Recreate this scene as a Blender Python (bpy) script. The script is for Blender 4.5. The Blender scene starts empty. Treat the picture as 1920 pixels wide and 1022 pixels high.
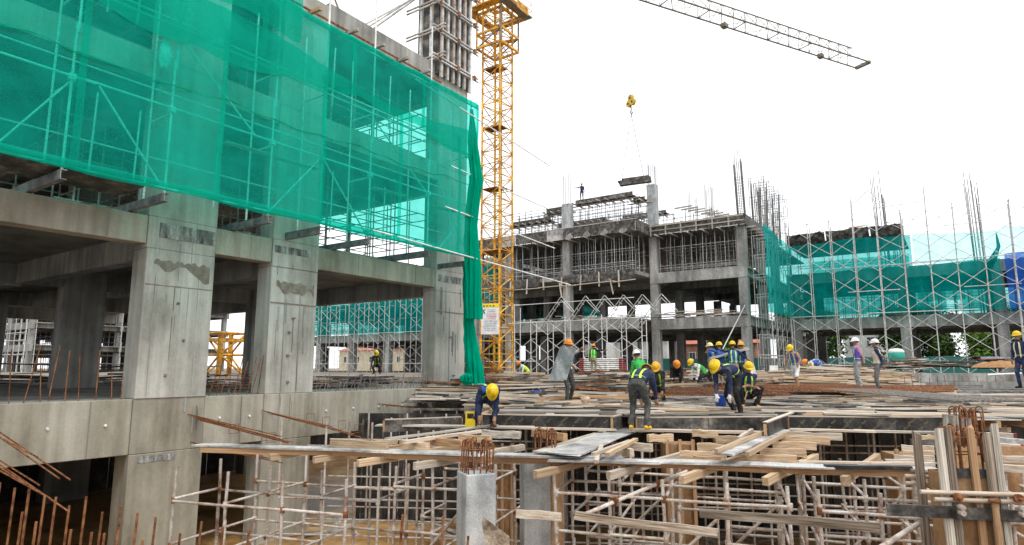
import bpy, bmesh, math, random
from mathutils import Vector, Matrix, noise
random.seed(11)
rnd = random.uniform
scene = bpy.context.scene
# ------------------------------------------------------------------ camera
EYE = Vector((0, 0, .67))
FPX = 1200.0
PITCH = math.atan(179 / FPX)
YAW = math.atan(841 / math.hypot(FPX, 179))
cd = bpy.data.cameras.new('camera')
cam = bpy.data.objects.new('camera', cd)
scene.collection.objects.link(cam)
cd.sensor_width = 36
cd.lens = FPX / 1920 * 36
cd.clip_end = 2000
cd.clip_start = .05
cam.location = EYE
cam.rotation_euler = (math.pi / 2 + PITCH, 0, YAW)
scene.camera = cam
# ------------------------------------------------------------------ overcast sky
W = bpy.data.worlds.new('World')
scene.world = W
W.use_nodes = True
nt = W.node_tree
bg = nt.nodes['Background']
sky = nt.nodes.new('ShaderNodeTexSky')
sky.sky_type = 'NISHITA'
sky.sun_disc = False
SUN_EL, SUN_ROT = math.radians(62), math.radians(118)
sky.sun_elevation = SUN_EL
sky.sun_rotation = SUN_ROT
sky.dust_density = 6
mx = nt.nodes.new('ShaderNodeMix')
mx.data_type = 'RGBA'
mx.inputs[0].default_value = .93
mx.inputs[7].default_value = (10.6, 10.9, 11.2, 1)      # an even white cloud layer
nt.links.new(sky.outputs[0], mx.inputs[6])
nt.links.new(mx.outputs[2], bg.inputs[0])
bg.inputs[1].default_value = .12
sl = bpy.data.lights.new('sun', 'SUN')
sl.energy = 1.5
sl.angle = math.radians(14)
sl.color = (1, .96, .9)
sun = bpy.data.objects.new('sun', sl)
scene.collection.objects.link(sun)
sd = Vector((math.sin(SUN_ROT) * math.cos(SUN_EL), math.cos(SUN_ROT) * math.cos(SUN_EL), math.sin(SUN_EL)))
sun.rotation_euler = (-sd).to_track_quat('-Z', 'Y').to_euler()
vs = scene.view_settings
vs.view_transform = 'Standard'
vs.look = 'None'
vs.exposure = 0.3
vs.gamma = 1
vs.use_curve_mapping = False
scene.cycles.max_bounces = 8
scene.cycles.transparent_max_bounces = 24
scene.cycles.diffuse_bounces = 2
# ------------------------------------------------------------------ helpers
C = scene.collection
FW = Vector((-math.sin(YAW), math.cos(YAW), 0))
RT = Vector((math.cos(YAW), math.sin(YAW), 0))
UP = Vector((0, 0, 1))
_fw = FW * math.cos(PITCH) + UP * math.sin(PITCH)
_up = UP * math.cos(PITCH) - FW * math.sin(PITCH)


def at(px, py, x=None, y=None, z=None, d=None):
    """a measured spot of the photograph as a world point on a known plane"""
    r = _fw + RT * ((px - 960) / FPX) + _up * ((511 - py) / FPX)
    if x is not None:
        s = (x - EYE.x) / r.x
    elif y is not None:
        s = (y - EYE.y) / r.y
    elif z is not None:
        s = (z - EYE.z) / r.z
    else:
        s = d / r.dot(FW)
    return EYE + r * s


WM = {}
MESH = {}


def V(*a):
    return Vector(a)


def link(name, mesh, M=None, parent=None):
    o = bpy.data.objects.new(name, mesh)
    C.objects.link(o)
    M = M if M is not None else Matrix()
    if parent is not None:
        o.parent = parent
        o.matrix_parent_inverse = WM[parent.name].inverted()
    o.matrix_basis = M
    WM[o.name] = M
    return o


def tag(o, label, cat, group=None, kind=None):
    if label:
        o['label'] = label
    if cat:
        o['category'] = cat
    if group:
        o['group'] = group
    if kind:
        o['kind'] = kind
    return o


def thing(name, label, cat, loc=(0, 0, 0), group=None):
    return tag(link(name, None, Matrix.Translation(Vector(loc))), label, cat, group)


def newmesh(name, verts, faces, mats, smooth=False, idx=None):
    me = bpy.data.meshes.new(name)
    me.from_pydata([tuple(v) for v in verts], [], faces)
    for m in (mats if isinstance(mats, (list, tuple)) else [mats]):
        me.materials.append(m)
    if smooth:
        me.polygons.foreach_set('use_smooth', [True] * len(me.polygons))
    if idx:
        me.polygons.foreach_set('material_index', idx)
    me.update()
    return me


def shape(kind, mat):
    k = (kind, mat.name)
    if k in MESH:
        return MESH[k]
    if kind == 'box':
        v = [(x, y, z) for x in (-.5, .5) for y in (-.5, .5) for z in (-.5, .5)]
        f = [(0, 1, 3, 2), (4, 6, 7, 5), (0, 4, 5, 1), (2, 3, 7, 6), (0, 2, 6, 4), (1, 5, 7, 3)]
        me = newmesh('box', v, f, mat)
    elif kind.startswith('plank'):
        rr = random.Random(kind)
        n = 4
        v, f = [], []
        for i in range(n + 1):
            u = -.5 + i / n
            bow = .22 * rr.uniform(-1, 1) if 0 < i < n else 0
            e = .012 if i in (0, n) else 0
            for y, z in ((-.5, -.5), (.5, -.5), (.5, .5), (-.5, .5)):
                v.append((u + (rr.uniform(-e, e) if e else 0), y + bow * .12 + rr.uniform(-.03, .03), z + bow * .5))
        for i in range(n):
            for j in range(4):
                a, b = i * 4 + j, i * 4 + (j + 1) % 4
                f.append((a, a + 4, b + 4, b))
        f += [(0, 1, 2, 3), (n * 4 + 3, n * 4 + 2, n * 4 + 1, n * 4)]
        f = [tuple(reversed(q)) for q in f]
        me = newmesh('plank', v, f, mat)
    elif kind.startswith('tube'):
        n = int(kind[4:] or 6)
        v, f = [], []
        for z in (0, 1):
            for i in range(n):
                a = 2 * math.pi * i / n
                v.append((math.cos(a), math.sin(a), z))
        for i in range(n):
            j = (i + 1) % n
            f.append((i, j, n + j, n + i))
        f.append(tuple(range(n - 1, -1, -1)))
        f.append(tuple(range(n, 2 * n)))
        me = newmesh('tube', v, f, mat)
        for p in me.polygons[:n]:
            p.use_smooth = True
    MESH[k] = me
    return me


def frame(d, up=UP):
    """rotation with local X along d and local Z close to up"""
    x = d.normalized()
    if abs(x.dot(up)) > .999:
        up = V(0, 1, 0)
    y = up.cross(x).normalized()
    z = x.cross(y)
    return Matrix((x, y, z)).transposed().to_4x4()


def S(a, b, c):
    return Matrix.Diagonal((a, b, c, 1))


def bar(name, p0, p1, r, mat, parent=None, n=6):
    p0, p1 = Vector(p0), Vector(p1)
    d = p1 - p0
    q = d.to_track_quat('Z', 'Y').to_matrix().to_4x4()
    return link(name, shape('tube%d' % n, mat), Matrix.Translation(p0) @ q @ S(r, r, d.length), parent)


def stick(name, p0, p1, w, h, mat, parent=None, kind='box', up=UP):
    p0, p1 = Vector(p0), Vector(p1)
    d = p1 - p0
    return link(name, shape(kind, mat), Matrix.Translation((p0 + p1) / 2) @ frame(d, up) @ S(d.length, w, h), parent)


def plank(name, p0, p1, w, h, mat, parent=None):
    return stick(name, p0, p1, w, h, mat, parent, 'plank%d' % random.randrange(5))


def box(name, lo, hi, mat, parent=None):
    lo, hi = Vector(lo), Vector(hi)
    s = hi - lo
    return link(name, shape('box', mat), Matrix.Translation((lo + hi) / 2) @ S(*s), parent)


def rbox(name, c, size, rz, mat, parent=None):
    return link(name, shape('box', mat), Matrix.Translation(Vector(c)) @ Matrix.Rotation(rz, 4, 'Z') @ S(*size), parent)


class MB:
    """collects bars and boxes into one mesh"""

    def __init__(s):
        s.v, s.f = [], []

    def bar(s, p0, p1, r, n=4):
        p0, p1 = Vector(p0), Vector(p1)
        d = p1 - p0
        q = d.to_track_quat('Z', 'Y').to_matrix()
        b = len(s.v)
        for p in (p0, p1):
            for i in range(n):
                a = 2 * math.pi * (i + .5) / n
                s.v.append(p + q @ V(math.cos(a) * r, math.sin(a) * r, 0))
        for i in range(n):
            j = (i + 1) % n
            s.f.append((b + i, b + j, b + n + j, b + n + i))
        s.f.append(tuple(range(b + n - 1, b - 1, -1)))
        s.f.append(tuple(range(b + n, b + 2 * n)))
        return s

    def path(s, pts, r, n=5):
        pts = [Vector(p) for p in pts]
        b = len(s.v)
        for k, p in enumerate(pts):
            d = pts[min(k + 1, len(pts) - 1)] - pts[max(k - 1, 0)]
            q = d.to_track_quat('Z', 'Y').to_matrix()
            for i in range(n):
                a = 2 * math.pi * i / n
                s.v.append(p + q @ V(math.cos(a) * r, math.sin(a) * r, 0))
        for k in range(len(pts) - 1):
            for i in range(n):
                j = (i + 1) % n
                o = b + k * n
                s.f.append((o + i, o + j, o + n + j, o + n + i))
        return s

    def box(s, c, size, rot=None):
        b = len(s.v)
        c = Vector(c)
        for x in (-.5, .5):
            for y in (-.5, .5):
                for z in (-.5, .5):
                    p = V(x * size[0], y * size[1], z * size[2])
                    s.v.append(c + (rot @ p if rot else p))
        s.f += [tuple(b + i for i in q) for q in ((0, 1, 3, 2), (4, 6, 7, 5), (0, 4, 5, 1), (2, 3, 7, 6), (0, 2, 6, 4), (1, 5, 7, 3))]
        return s

    def build(s, name, mat, parent=None, smooth=False, M=None):
        return link(name, newmesh(name, s.v, s.f, mat, smooth), M, parent)


# ------------------------------------------------------------------ materials
def mat_base(name):
    m = bpy.data.materials.new(name)
    m.use_nodes = True
    t = m.node_tree
    return m, t, t.nodes, t.links, t.nodes['Principled BSDF']


def N(t, typ, **kw):
    n = t.nodes.new(typ)
    for k, v in kw.items():
        setattr(n, k, v)
    return n


def surf(name, cols, scale=3.0, stretch=(1, 1, 1), rough=.85, metal=0.0, bump=.15, vary=.12, local=False, fine=30.0, fine_amt=.25, spec=.3,
         pos=None, streak=None):
    """a weathered surface: large blotches in COLS, fine speckle, a brightness of its own for each piece"""
    m, t, nd, lk, pb = mat_base(name)
    oi = N(t, 'ShaderNodeObjectInfo')
    mp = N(t, 'ShaderNodeMapping')
    if local:
        tc = N(t, 'ShaderNodeTexCoord')
        lk.new(tc.outputs['Object'], mp.inputs[0])
        ml = N(t, 'ShaderNodeMath', operation='MULTIPLY')
        ml.inputs[1].default_value = 57.0
        lk.new(oi.outputs['Random'], ml.inputs[0])
        cb = N(t, 'ShaderNodeCombineXYZ')
        for i in range(3):
            lk.new(ml.outputs[0], cb.inputs[i])
        lk.new(cb.outputs[0], mp.inputs['Location'])
    else:
        ge = N(t, 'ShaderNodeNewGeometry')
        lk.new(ge.outputs['Position'], mp.inputs[0])
    mp.inputs['Scale'].default_value = [s * scale for s in stretch]
    n1 = N(t, 'ShaderNodeTexNoise')
    n1.inputs['Scale'].default_value = 1
    n1.inputs['Detail'].default_value = 7
    n1.inputs['Roughness'].default_value = .62
    lk.new(mp.outputs[0], n1.inputs['Vector'])
    cr = N(t, 'ShaderNodeValToRGB')
    el = cr.color_ramp.elements
    n = len(cols)
    ps = pos or [.34 + .32 * i / max(n - 1, 1) for i in range(n)]
    el[0].position, el[0].color = ps[0], (*cols[0], 1)
    el[1].position, el[1].color = ps[-1], (*cols[-1], 1)
    for i in range(1, n - 1):
        e = el.new(ps[i])
        e.color = (*cols[i], 1)
    lk.new(n1.outputs['Fac'], cr.inputs[0])
    n2 = N(t, 'ShaderNodeTexNoise')
    n2.inputs['Scale'].default_value = fine
    n2.inputs['Detail'].default_value = 3
    if local:
        lk.new(mp.outputs[0], n2.inputs['Vector'])
    else:
        lk.new(ge.outputs['Position'], n2.inputs['Vector'])
    # value = 1 + vary*(random-.5)*2 + fine
    mr = N(t, 'ShaderNodeMapRange')
    mr.inputs['To Min'].default_value = 1 - vary
    mr.inputs['To Max'].default_value = 1 + vary
    lk.new(oi.outputs['Random'], mr.inputs[0])
    mf = N(t, 'ShaderNodeMapRange')
    mf.inputs['From Min'].default_value = .3
    mf.inputs['From Max'].default_value = .7
    mf.inputs['To Min'].default_value = 1 - fine_amt
    mf.inputs['To Max'].default_value = 1 + fine_amt
    lk.new(n2.outputs['Fac'], mf.inputs[0])
    mm = N(t, 'ShaderNodeMath', operation='MULTIPLY')
    lk.new(mr.outputs[0], mm.inputs[0])
    lk.new(mf.outputs[0], mm.inputs[1])
    last = mm.outputs[0]
    if streak:
        # rain streaks running down the face
        mp2 = N(t, 'ShaderNodeMapping')
        mp2.inputs['Scale'].default_value = (streak[0], streak[0], streak[1])
        lk.new(ge.outputs['Position'], mp2.inputs[0])
        n3 = N(t, 'ShaderNodeTexNoise')
        n3.inputs['Scale'].default_value = 1
        n3.inputs['Detail'].default_value = 5
        lk.new(mp2.outputs[0], n3.inputs['Vector'])
        m3 = N(t, 'ShaderNodeMapRange')
        m3.inputs['From Min'].default_value = .35
        m3.inputs['From Max'].default_value = .62
        m3.inputs['To Min'].default_value = 1 - streak[2]
        m3.inputs['To Max'].default_value = 1 + streak[2] * .35
        lk.new(n3.outputs['Fac'], m3.inputs[0])
        m4 = N(t, 'ShaderNodeMath', operation='MULTIPLY')
        lk.new(last, m4.inputs[0])
        lk.new(m3.outputs[0], m4.inputs[1])
        last = m4.outputs[0]
    hs = N(t, 'ShaderNodeHueSaturation')
    lk.new(cr.outputs[0], hs.inputs['Color'])
    lk.new(last, hs.inputs['Value'])
    lk.new(hs.outputs[0], pb.inputs['Base Color'])
    pb.inputs['Roughness'].default_value = rough
    pb.inputs['Metallic'].default_value = metal
    pb.inputs['Specular IOR Level'].default_value = spec
    if bump:
        bp = N(t, 'ShaderNodeBump')
        bp.inputs['Strength'].default_value = bump
        bp.inputs['Distance'].default_value = .02
        ad = N(t, 'ShaderNodeMath', operation='ADD')
        lk.new(n1.outputs['Fac'], ad.inputs[0])
        lk.new(n2.outputs['Fac'], ad.inputs[1])
        lk.new(ad.outputs[0], bp.inputs['Height'])
        lk.new(bp.outputs[0], pb.inputs['Normal'])
    return m


def netting(name, col, thru, hole=.5, rows=170.0):
    """woven safety net: threads let part of the light straight through, the rest scatters both ways"""
    m, t, nd, lk, pb = mat_base(name)
    nd.remove(pb)
    ge = N(t, 'ShaderNodeNewGeometry')
    n1 = N(t, 'ShaderNodeTexNoise')
    n1.inputs['Scale'].default_value = 1.1
    n1.inputs['Detail'].default_value = 6
    mp = N(t, 'ShaderNodeMapping')
    mp.inputs['Scale'].default_value = (1, 1, 1.6)
    lk.new(ge.outputs['Position'], mp.inputs[0])
    lk.new(mp.outputs[0], n1.inputs['Vector'])
    n2 = N(t, 'ShaderNodeTexNoise')
    n2.inputs['Scale'].default_value = 60
    n2.inputs['Detail'].default_value = 2
    lk.new(ge.outputs['Position'], n2.inputs['Vector'])
    mr = N(t, 'ShaderNodeMapRange')
    mr.inputs['From Min'].default_value = .3
    mr.inputs['From Max'].default_value = .7
    mr.inputs['To Min'].default_value = hole - .11
    mr.inputs['To Max'].default_value = hole + .11
    lk.new(n1.outputs['Fac'], mr.inputs[0])
    m2 = N(t, 'ShaderNodeMath', operation='MULTIPLY_ADD')
    m2.inputs[1].default_value = .3
    lk.new(n2.outputs['Fac'], m2.inputs[0])
    sb = N(t, 'ShaderNodeMath', operation='SUBTRACT')
    lk.new(mr.outputs[0], sb.inputs[0])
    sb.inputs[1].default_value = .15
    lk.new(sb.outputs[0], m2.inputs[2])
    tr = N(t, 'ShaderNodeBsdfTransparent')
    tr.inputs[0].default_value = (*thru, 1)
    df = N(t, 'ShaderNodeBsdfDiffuse')
    df.inputs[0].default_value = (*col, 1)
    tl = N(t, 'ShaderNodeBsdfTranslucent')
    tl.inputs[0].default_value = (*col, 1)
    m1 = N(t, 'ShaderNodeMixShader')
    m1.inputs[0].default_value = .4
    lk.new(df.outputs[0], m1.inputs[1])
    lk.new(tl.outputs[0], m1.inputs[2])
    m3 = N(t, 'ShaderNodeMixShader')
    lk.new(m2.outputs[0], m3.inputs[0])
    lk.new(m1.outputs[0], m3.inputs[1])
    lk.new(tr.outputs[0], m3.inputs[2])
    lk.new(m3.outputs[0], nd['Material Output'].inputs[0])
    return m


def plain(name, col, rough=.6, metal=0, vary=.08):
    d = [c * .8 for c in col]
    e = [min(1, c * 1.12) for c in col]
    return surf(name, [d, e], 5, rough=rough, metal=metal, vary=vary, bump=.05, fine_amt=.1)


M = {}
M['conc'] = surf('concrete_pale', [(.21, .20, .17), (.355, .345, .305), (.455, .445, .40), (.54, .53, .485)], .9, (1, 1, .55), vary=.04, fine=16, fine_amt=.05, bump=.2, streak=(9.0, .10, .15), pos=[.30, .44, .56, .72])
M['conc_w'] = surf('concrete_stained_warm', [(.17, .15, .11), (.29, .27, .215), (.37, .35, .29), (.46, .44, .38)], .8, (1, 1, .5), vary=.05, fine=16, fine_amt=.05, bump=.2, streak=(6.0, .10, .18), pos=[.30, .44, .57, .72])
M['conc_g'] = surf('concrete_grey', [(.19, .185, .17), (.30, .295, .275), (.42, .41, .385)], .7, (1, 1, .7), vary=.05, fine=24, fine_amt=.08, bump=.2, streak=(6.0, .15, .28))
M['conc_far'] = surf('concrete_far', [(.17, .165, .155), (.29, .285, .27), (.42, .41, .39)], .5, (1, 1, .6), vary=.08, fine=9, fine_amt=.2, bump=.2, streak=(2.2, .14, .35))
M['conc_blue'] = surf('concrete_new', [(.27, .28, .29), (.40, .42, .43), (.52, .53, .53)], 1.6, vary=.03, fine=40, fine_amt=.16, bump=.3, streak=(6, .5, .2))
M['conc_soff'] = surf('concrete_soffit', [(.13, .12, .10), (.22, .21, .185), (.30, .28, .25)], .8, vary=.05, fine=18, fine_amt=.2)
M['patch'] = surf('mortar_patch', [(.15, .135, .105), (.26, .24, .20)], 5, vary=.1, fine=60, fine_amt=.25, bump=.6)
M['rough'] = surf('hacked_concrete', [(.04, .04, .04), (.20, .20, .19), (.50, .50, .48)], 5, (1, 1, .22), vary=.1, fine=40, fine_amt=.3, bump=.8)
M['rust'] = surf('rusty_steel', [(.07, .025, .012), (.21, .085, .035), (.32, .15, .07)], 9, vary=.22, fine=60, fine_amt=.3, rough=.9)
M['rebar_g'] = surf('grey_rebar', [(.10, .085, .075), (.19, .165, .15), (.30, .27, .25)], 7, vary=.2, fine=40, rough=.8)
M['galv'] = surf('galvanised_tube', [(.36, .345, .33), (.55, .54, .52), (.68, .67, .655)], 4, vary=.15, fine=30, rough=.55, metal=.25, bump=.1)
M['galv_w'] = surf('bright_galvanised_tube', [(.60, .60, .58), (.76, .76, .75), (.84, .84, .83)], 4, vary=.08, fine=30, rough=.5, bump=.05)
M['tube_d'] = surf('sky_darkened_tube', [(.10, .095, .09), (.19, .185, .18), (.30, .29, .28)], 4, vary=.2, fine=30, rough=.6, bump=.1)  # galvanised tube darkened in colour, as a silhouette against the bright sky
M['shore'] = surf('weathered_scaffold_tube', [(.21, .11, .075), (.37, .29, .24), (.48, .43, .385), (.58, .55, .52)], 3.4, vary=.2, fine=40, fine_amt=.3, rough=.7, pos=[.33, .41, .52, .66])
M['steel_d'] = surf('painted_steel_channel', [(.09, .10, .105), (.17, .18, .19), (.27, .27, .27)], 4, vary=.08, fine=30, rough=.55, metal=.2)
M['orange'] = surf('crane_orange', [(.20, .085, .03), (.64, .31, .03), (.84, .50, .05)], 2.4, vary=.22, fine=14, fine_amt=.3, rough=.5)
M['yellow_p'] = surf('crane_yellow', [(.55, .36, .03), (.80, .55, .04)], 3, vary=.08, rough=.5)
M['jib'] = surf('jib_grey_paint', [(.16, .13, .09), (.27, .24, .2)], 2, vary=.15, rough=.6)
M['wood'] = surf('new_timber', [(.33, .21, .12), (.50, .36, .23), (.62, .49, .35)], 1.0, (2.2, 5, 5), local=True, vary=.22, fine=9, fine_amt=.18, bump=.1)
M['wood_p'] = surf('cement_pale_timber', [(.34, .25, .18), (.50, .42, .34), (.62, .56, .48)], 1.0, (2.4, 4, 4), local=True, vary=.2, fine=9, fine_amt=.2, bump=.1)
M['wood_g'] = surf('grey_timber', [(.17, .14, .11), (.34, .30, .25), (.52, .48, .42), (.62, .58, .52)], 1.0, (2.6, 4, 4), local=True, vary=.24, fine=9, fine_amt=.2, bump=.1)
M['wood_b'] = surf('old_brown_timber', [(.07, .05, .035), (.19, .145, .105), (.33, .27, .21), (.46, .41, .35)], 1.0, (2.6, 4, 4), local=True, vary=.28, fine=9, fine_amt=.25, bump=.1)
M['wood_o'] = surf('wet_orange_timber', [(.27, .14, .07), (.43, .26, .14), (.54, .37, .22)], 1.0, (2, 5, 5), local=True, vary=.16, fine=9, fine_amt=.18, bump=.1)
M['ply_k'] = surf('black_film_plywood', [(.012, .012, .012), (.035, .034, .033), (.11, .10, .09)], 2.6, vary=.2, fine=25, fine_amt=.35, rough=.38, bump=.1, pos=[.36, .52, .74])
M['ply_d'] = surf('worn_film_plywood', [(.02, .019, .018), (.07, .065, .06), (.22, .20, .17)], 2.8, vary=.2, fine=18, fine_amt=.4, rough=.55, bump=.2, pos=[.36, .50, .68])
M['ply_g'] = surf('cement_smeared_plywood', [(.16, .155, .15), (.36, .35, .34), (.54, .53, .51)], 1.8, vary=.14, fine=16, fine_amt=.25, rough=.6)
M['ply_b'] = surf('brown_plywood', [(.16, .08, .035), (.27, .15, .07), (.36, .22, .12)], 1.6, (1, 1, .35), vary=.1, fine=14, fine_amt=.2, rough=.7)
M['mud'] = surf('wet_mud', [(.19, .09, .03), (.36, .20, .07), (.48, .29, .12), (.54, .38, .21)], .5, vary=.0, fine=6, fine_amt=.22, rough=.35, bump=.5, spec=.5)
M['soil'] = surf('site_soil', [(.10, .075, .05), (.19, .155, .12), (.30, .27, .23)], .25, vary=0, fine=4, fine_amt=.3, rough=.95, bump=.6)
M['net'] = netting('green_net', (.01, .53, .40), (.26, .95, .84), .52)
M['net_dense'] = netting('green_net_gathered', (.0, .46, .30), (.25, .95, .78), .24)
M['net_t'] = netting('teal_net', (.0, .36, .33), (.4, .95, .92), .42)
M['net_b'] = netting('blue_net', (.03, .13, .55), (.35, .55, 1.0), .30)
M['skin'] = plain('skin', (.30, .16, .10), .6)
M['white'] = plain('white_plastic', (.74, .74, .72), .5)
M['alu'] = surf('aluminium', [(.45, .45, .45), (.62, .62, .61)], 3, metal=.4, rough=.4, vary=.1)
M['red'] = plain('red_paint', (.42, .05, .05), .6)
M['maroon'] = plain('red_tube_end', (.25, .045, .05), .6)
M['leaf'] = surf('leaf_green', [(.025, .06, .012), (.06, .13, .025), (.12, .21, .045)], 1.2, vary=.25, fine=5, fine_amt=.35, rough=.7, bump=0)
M['leaf_l'] = surf('leaf_light_green', [(.07, .14, .02), (.14, .26, .04), (.22, .34, .07)], 1.2, vary=.2, fine=5, fine_amt=.3, rough=.7, bump=0)
M['bark'] = surf('bark', [(.05, .035, .025), (.13, .10, .08)], 6, rough=.95)
M['black'] = plain('black_rubber', (.02, .02, .022), .6)
# ------------------------------------------------------------------ the ground
PIT = -3.63
YARD = .1
DECK = -.33


def sheet(name, pts, mat, kind='structure', sub=1, amp=0.0, hole=None):
    """flat quads, optionally gridded with a little relief"""
    v, f = [], []
    for (x0, y0, x1, y1, z) in pts:
        b = len(v)
        nx = ny = sub
        for j in range(ny + 1):
            for i in range(nx + 1):
                x, y = x0 + (x1 - x0) * i / nx, y0 + (y1 - y0) * j / ny
                v.append((x, y, z + amp * noise.fractal(V(x * .35, y * .35, 3), .8, 2, 4)))
        for j in range(ny):
            for i in range(nx):
                a = b + j * (nx + 1) + i
                f.append((a, a + 1, a + nx + 2, a + nx + 1))
    o = link(name, newmesh(name, v, f, mat, True))
    o['kind'] = kind
    return o


sheet('ground', [(-900, 33, 900, 1500, YARD), (-900, -900, -62, 33, YARD), (60, -900, 900, 33, YARD), (-62, -900, 60, -45, YARD)], M['soil'])
sheet('pit_floor', [(-62, -45, 60, 33, PIT)], M['mud'], sub=150, amp=.09)
rw = link('pit_wall', None)
rw['kind'] = 'structure'
box('panel', (-62, 33, PIT), (60, 33.3, YARD - .01), M['conc_g'], rw)
box('panel', (-62.3, -45, PIT), (-62, 33, YARD - .01), M['conc_g'], rw)
box('panel', (60, -45, PIT), (60.3, 33, YARD - .01), M['conc_g'], rw)

# ------------------------------------------------------------------ concrete building beside the pit
LB = thing('concrete_building', 'unfinished warm grey concrete frame building with wide columns beside the pit', 'building', (-24, 7, PIT))
FX = -14.85
LEV = [0.0, 4.1, 8.0, 11.7]
COLS = [(-.9, .7), (6.97, 8.6), (10.2, 11.7), (16.75, 18.4)]
DEP = .62


def chamfer_box(name, lo, hi, mat, parent, c=.012):
    lo, hi = Vector(lo), Vector(hi)
    bm = bmesh.new()
    bmesh.ops.create_cube(bm, size=1)
    for v in bm.verts:
        v.co = V(*[lo[i] + (hi[i] - lo[i]) * (v.co[i] + .5) for i in range(3)])
    bmesh.ops.bevel(bm, geom=bm.edges[:], offset=c, segments=1, affect='EDGES')
    me = bpy.data.meshes.new(name)
    bm.to_mesh(me)
    bm.free()
    me.materials.append(mat)
    return link(name, me, None, parent)


for ci, (y0, y1) in enumerate(COLS):
    for k, (za, zb) in enumerate(((PIT - .3, -1.19), (-1.185, -.004), (0, 3.36), (3.365, 4.1), (4.105, 7.9), (7.905, 11.55))):
        e = rnd(-.008, .008)
        chamfer_box('column', (FX - DEP, y0 + e, za), (FX + rnd(-.012, .012), y1 - e, zb), M['conc'] if k > 1 else M['conc_w'], LB)
    # rough hacked band at the head of the storey, and a torn mortar patch below it
    if ci:
        zh = (0, 3.64, 3.74, 3.70)[ci]
        box('hacked_band', (FX, y0 + (.28, .25, .05, .1)[ci], zh), (FX + .016, y1 - (.1, .04, .3, .0)[ci], zh + (0, .34, .2, .24)[ci]), M['rough'], LB)
        rr = random.Random(ci)
    if ci in (1, 2):
        n = 26
        v = []
        for i in range(n):
            yy = y0 + .18 + (y1 - y0 - .3) * i / (n - 1)
            v.append((FX + .018, yy, (0, 3.1, 2.95, 3.22)[ci] + rr.uniform(-.03, .05)))
        for i in range(n):
            yy = y0 + .18 + (y1 - y0 - .3) * i / (n - 1)
            v.append((FX + .018, yy, (0, 3.04, 2.9, 3.2)[ci] - (0, .5, .4, .2)[ci] * max(.06, .5 + .9 * noise.noise(V(i * .17 + ci * 9.1, ci * 3.3, .5))) * rr.uniform(.9, 1)))
        v += [(FX - .01, a[1], a[2]) for a in v]
        f = []
        for i in range(n - 1):
            f.append((n + i, n + i + 1, i + 1, i))
            f.append((2 * n + i, i, i + 1, 2 * n + i + 1))
            f.append((n + i, 3 * n + i, 3 * n + i + 1, n + i + 1))
        link('mortar_patch', newmesh('mortar_patch', v, f, M['patch']), None, LB)
    if ci:
        # cement runs, board seams left by the formwork, tie holes with bolts
        for k in range(16):
            yy = rr.uniform(y0 + .1, y1 - .12)
            zt_ = rr.choice((3.6, 2.5, 1.9, -.1))
            box('grout_run', (FX - .02, yy, zt_ - rr.uniform(.2, 1.1)), (FX + .0145, yy + rr.uniform(.006, .022), zt_ + rr.uniform(-.2, .1)), rr.choice((M['conc_g'], M['conc_g'], M['patch'], M['conc_blue'])), LB)
        for u in ((), (.14, .76), (.3, .62), (.45,))[ci]:
            yy = y0 + (y1 - y0) * u
            box('form_seam', (FX - .02, yy, .05), (FX + .013, yy + .018, 2.8), M['conc_g'], LB)
        zs_ = (0, 2.52, 2.38, 2.62)[ci]
        box('form_seam', (FX - .02, y0 + .02, zs_), (FX + .014, y1 - .02, zs_ + .03), M['patch'], LB)
        for zz in ((), (.5, 1.3, 2.15), (.3, 1.0, 1.62, 2.0), (.4, 1.75))[ci]:
            yy = y0 + (y1 - y0) * rr.uniform(.38, .62)
            bar('tie_bolt', (FX - .05, yy, zz), (FX + .1, yy + rnd(-.03, .03), zz + rnd(-.02, .02)), .014, M['rebar_g'], LB)
            box('tie_washer', (FX - .02, yy - .035, zz - .035), (FX + .018, yy + .035, zz + .035), M['patch'], LB)
box('hacked_band', (FX, 7.15, -1.38), (FX + .015, 7.95, -1.24), M['rough'], LB)
ends = [(-6, COLS[0][0])] + [(COLS[i][1], COLS[i + 1][0]) for i in range(3)]
for (a, b) in ends:
    L = b - a
    for zt, dp in ((-.004, 1.18), (4.1, .64), (8.0, .66), (11.7, .72)):
        if zt > 11:
            chamfer_box('beam', (FX - .45, a + .004, zt - dp), (FX - .03, b - .004, zt), M['conc_g'], LB)
        else:
            chamfer_box('beam', (FX - .45, a + .004, zt - dp), (FX - .03, b - .004, zt), M['conc_w'] if zt < 5 else M['conc'], LB)
        if zt < 5:
            for k in range(max(1, int(L / 1.9))):
                yy = a + L * (k + .6) / max(1, int(L / 1.9))
                box('form_seam', (FX - .06, yy, zt - dp + .03), (FX - .02, yy + .014, zt - .03), M['conc_g'], LB)
    # white tie caps in the deep lower beam
    for k in range(max(2, int(L / .95))):
        yy = a + L * (k + .5) / max(2, int(L / .95))
        bar('tie_cap', (FX - .05, yy, -.52 + rnd(-.03, .03)), (FX + .005, yy, -.52), .028, M['white'], LB, 8)
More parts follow.
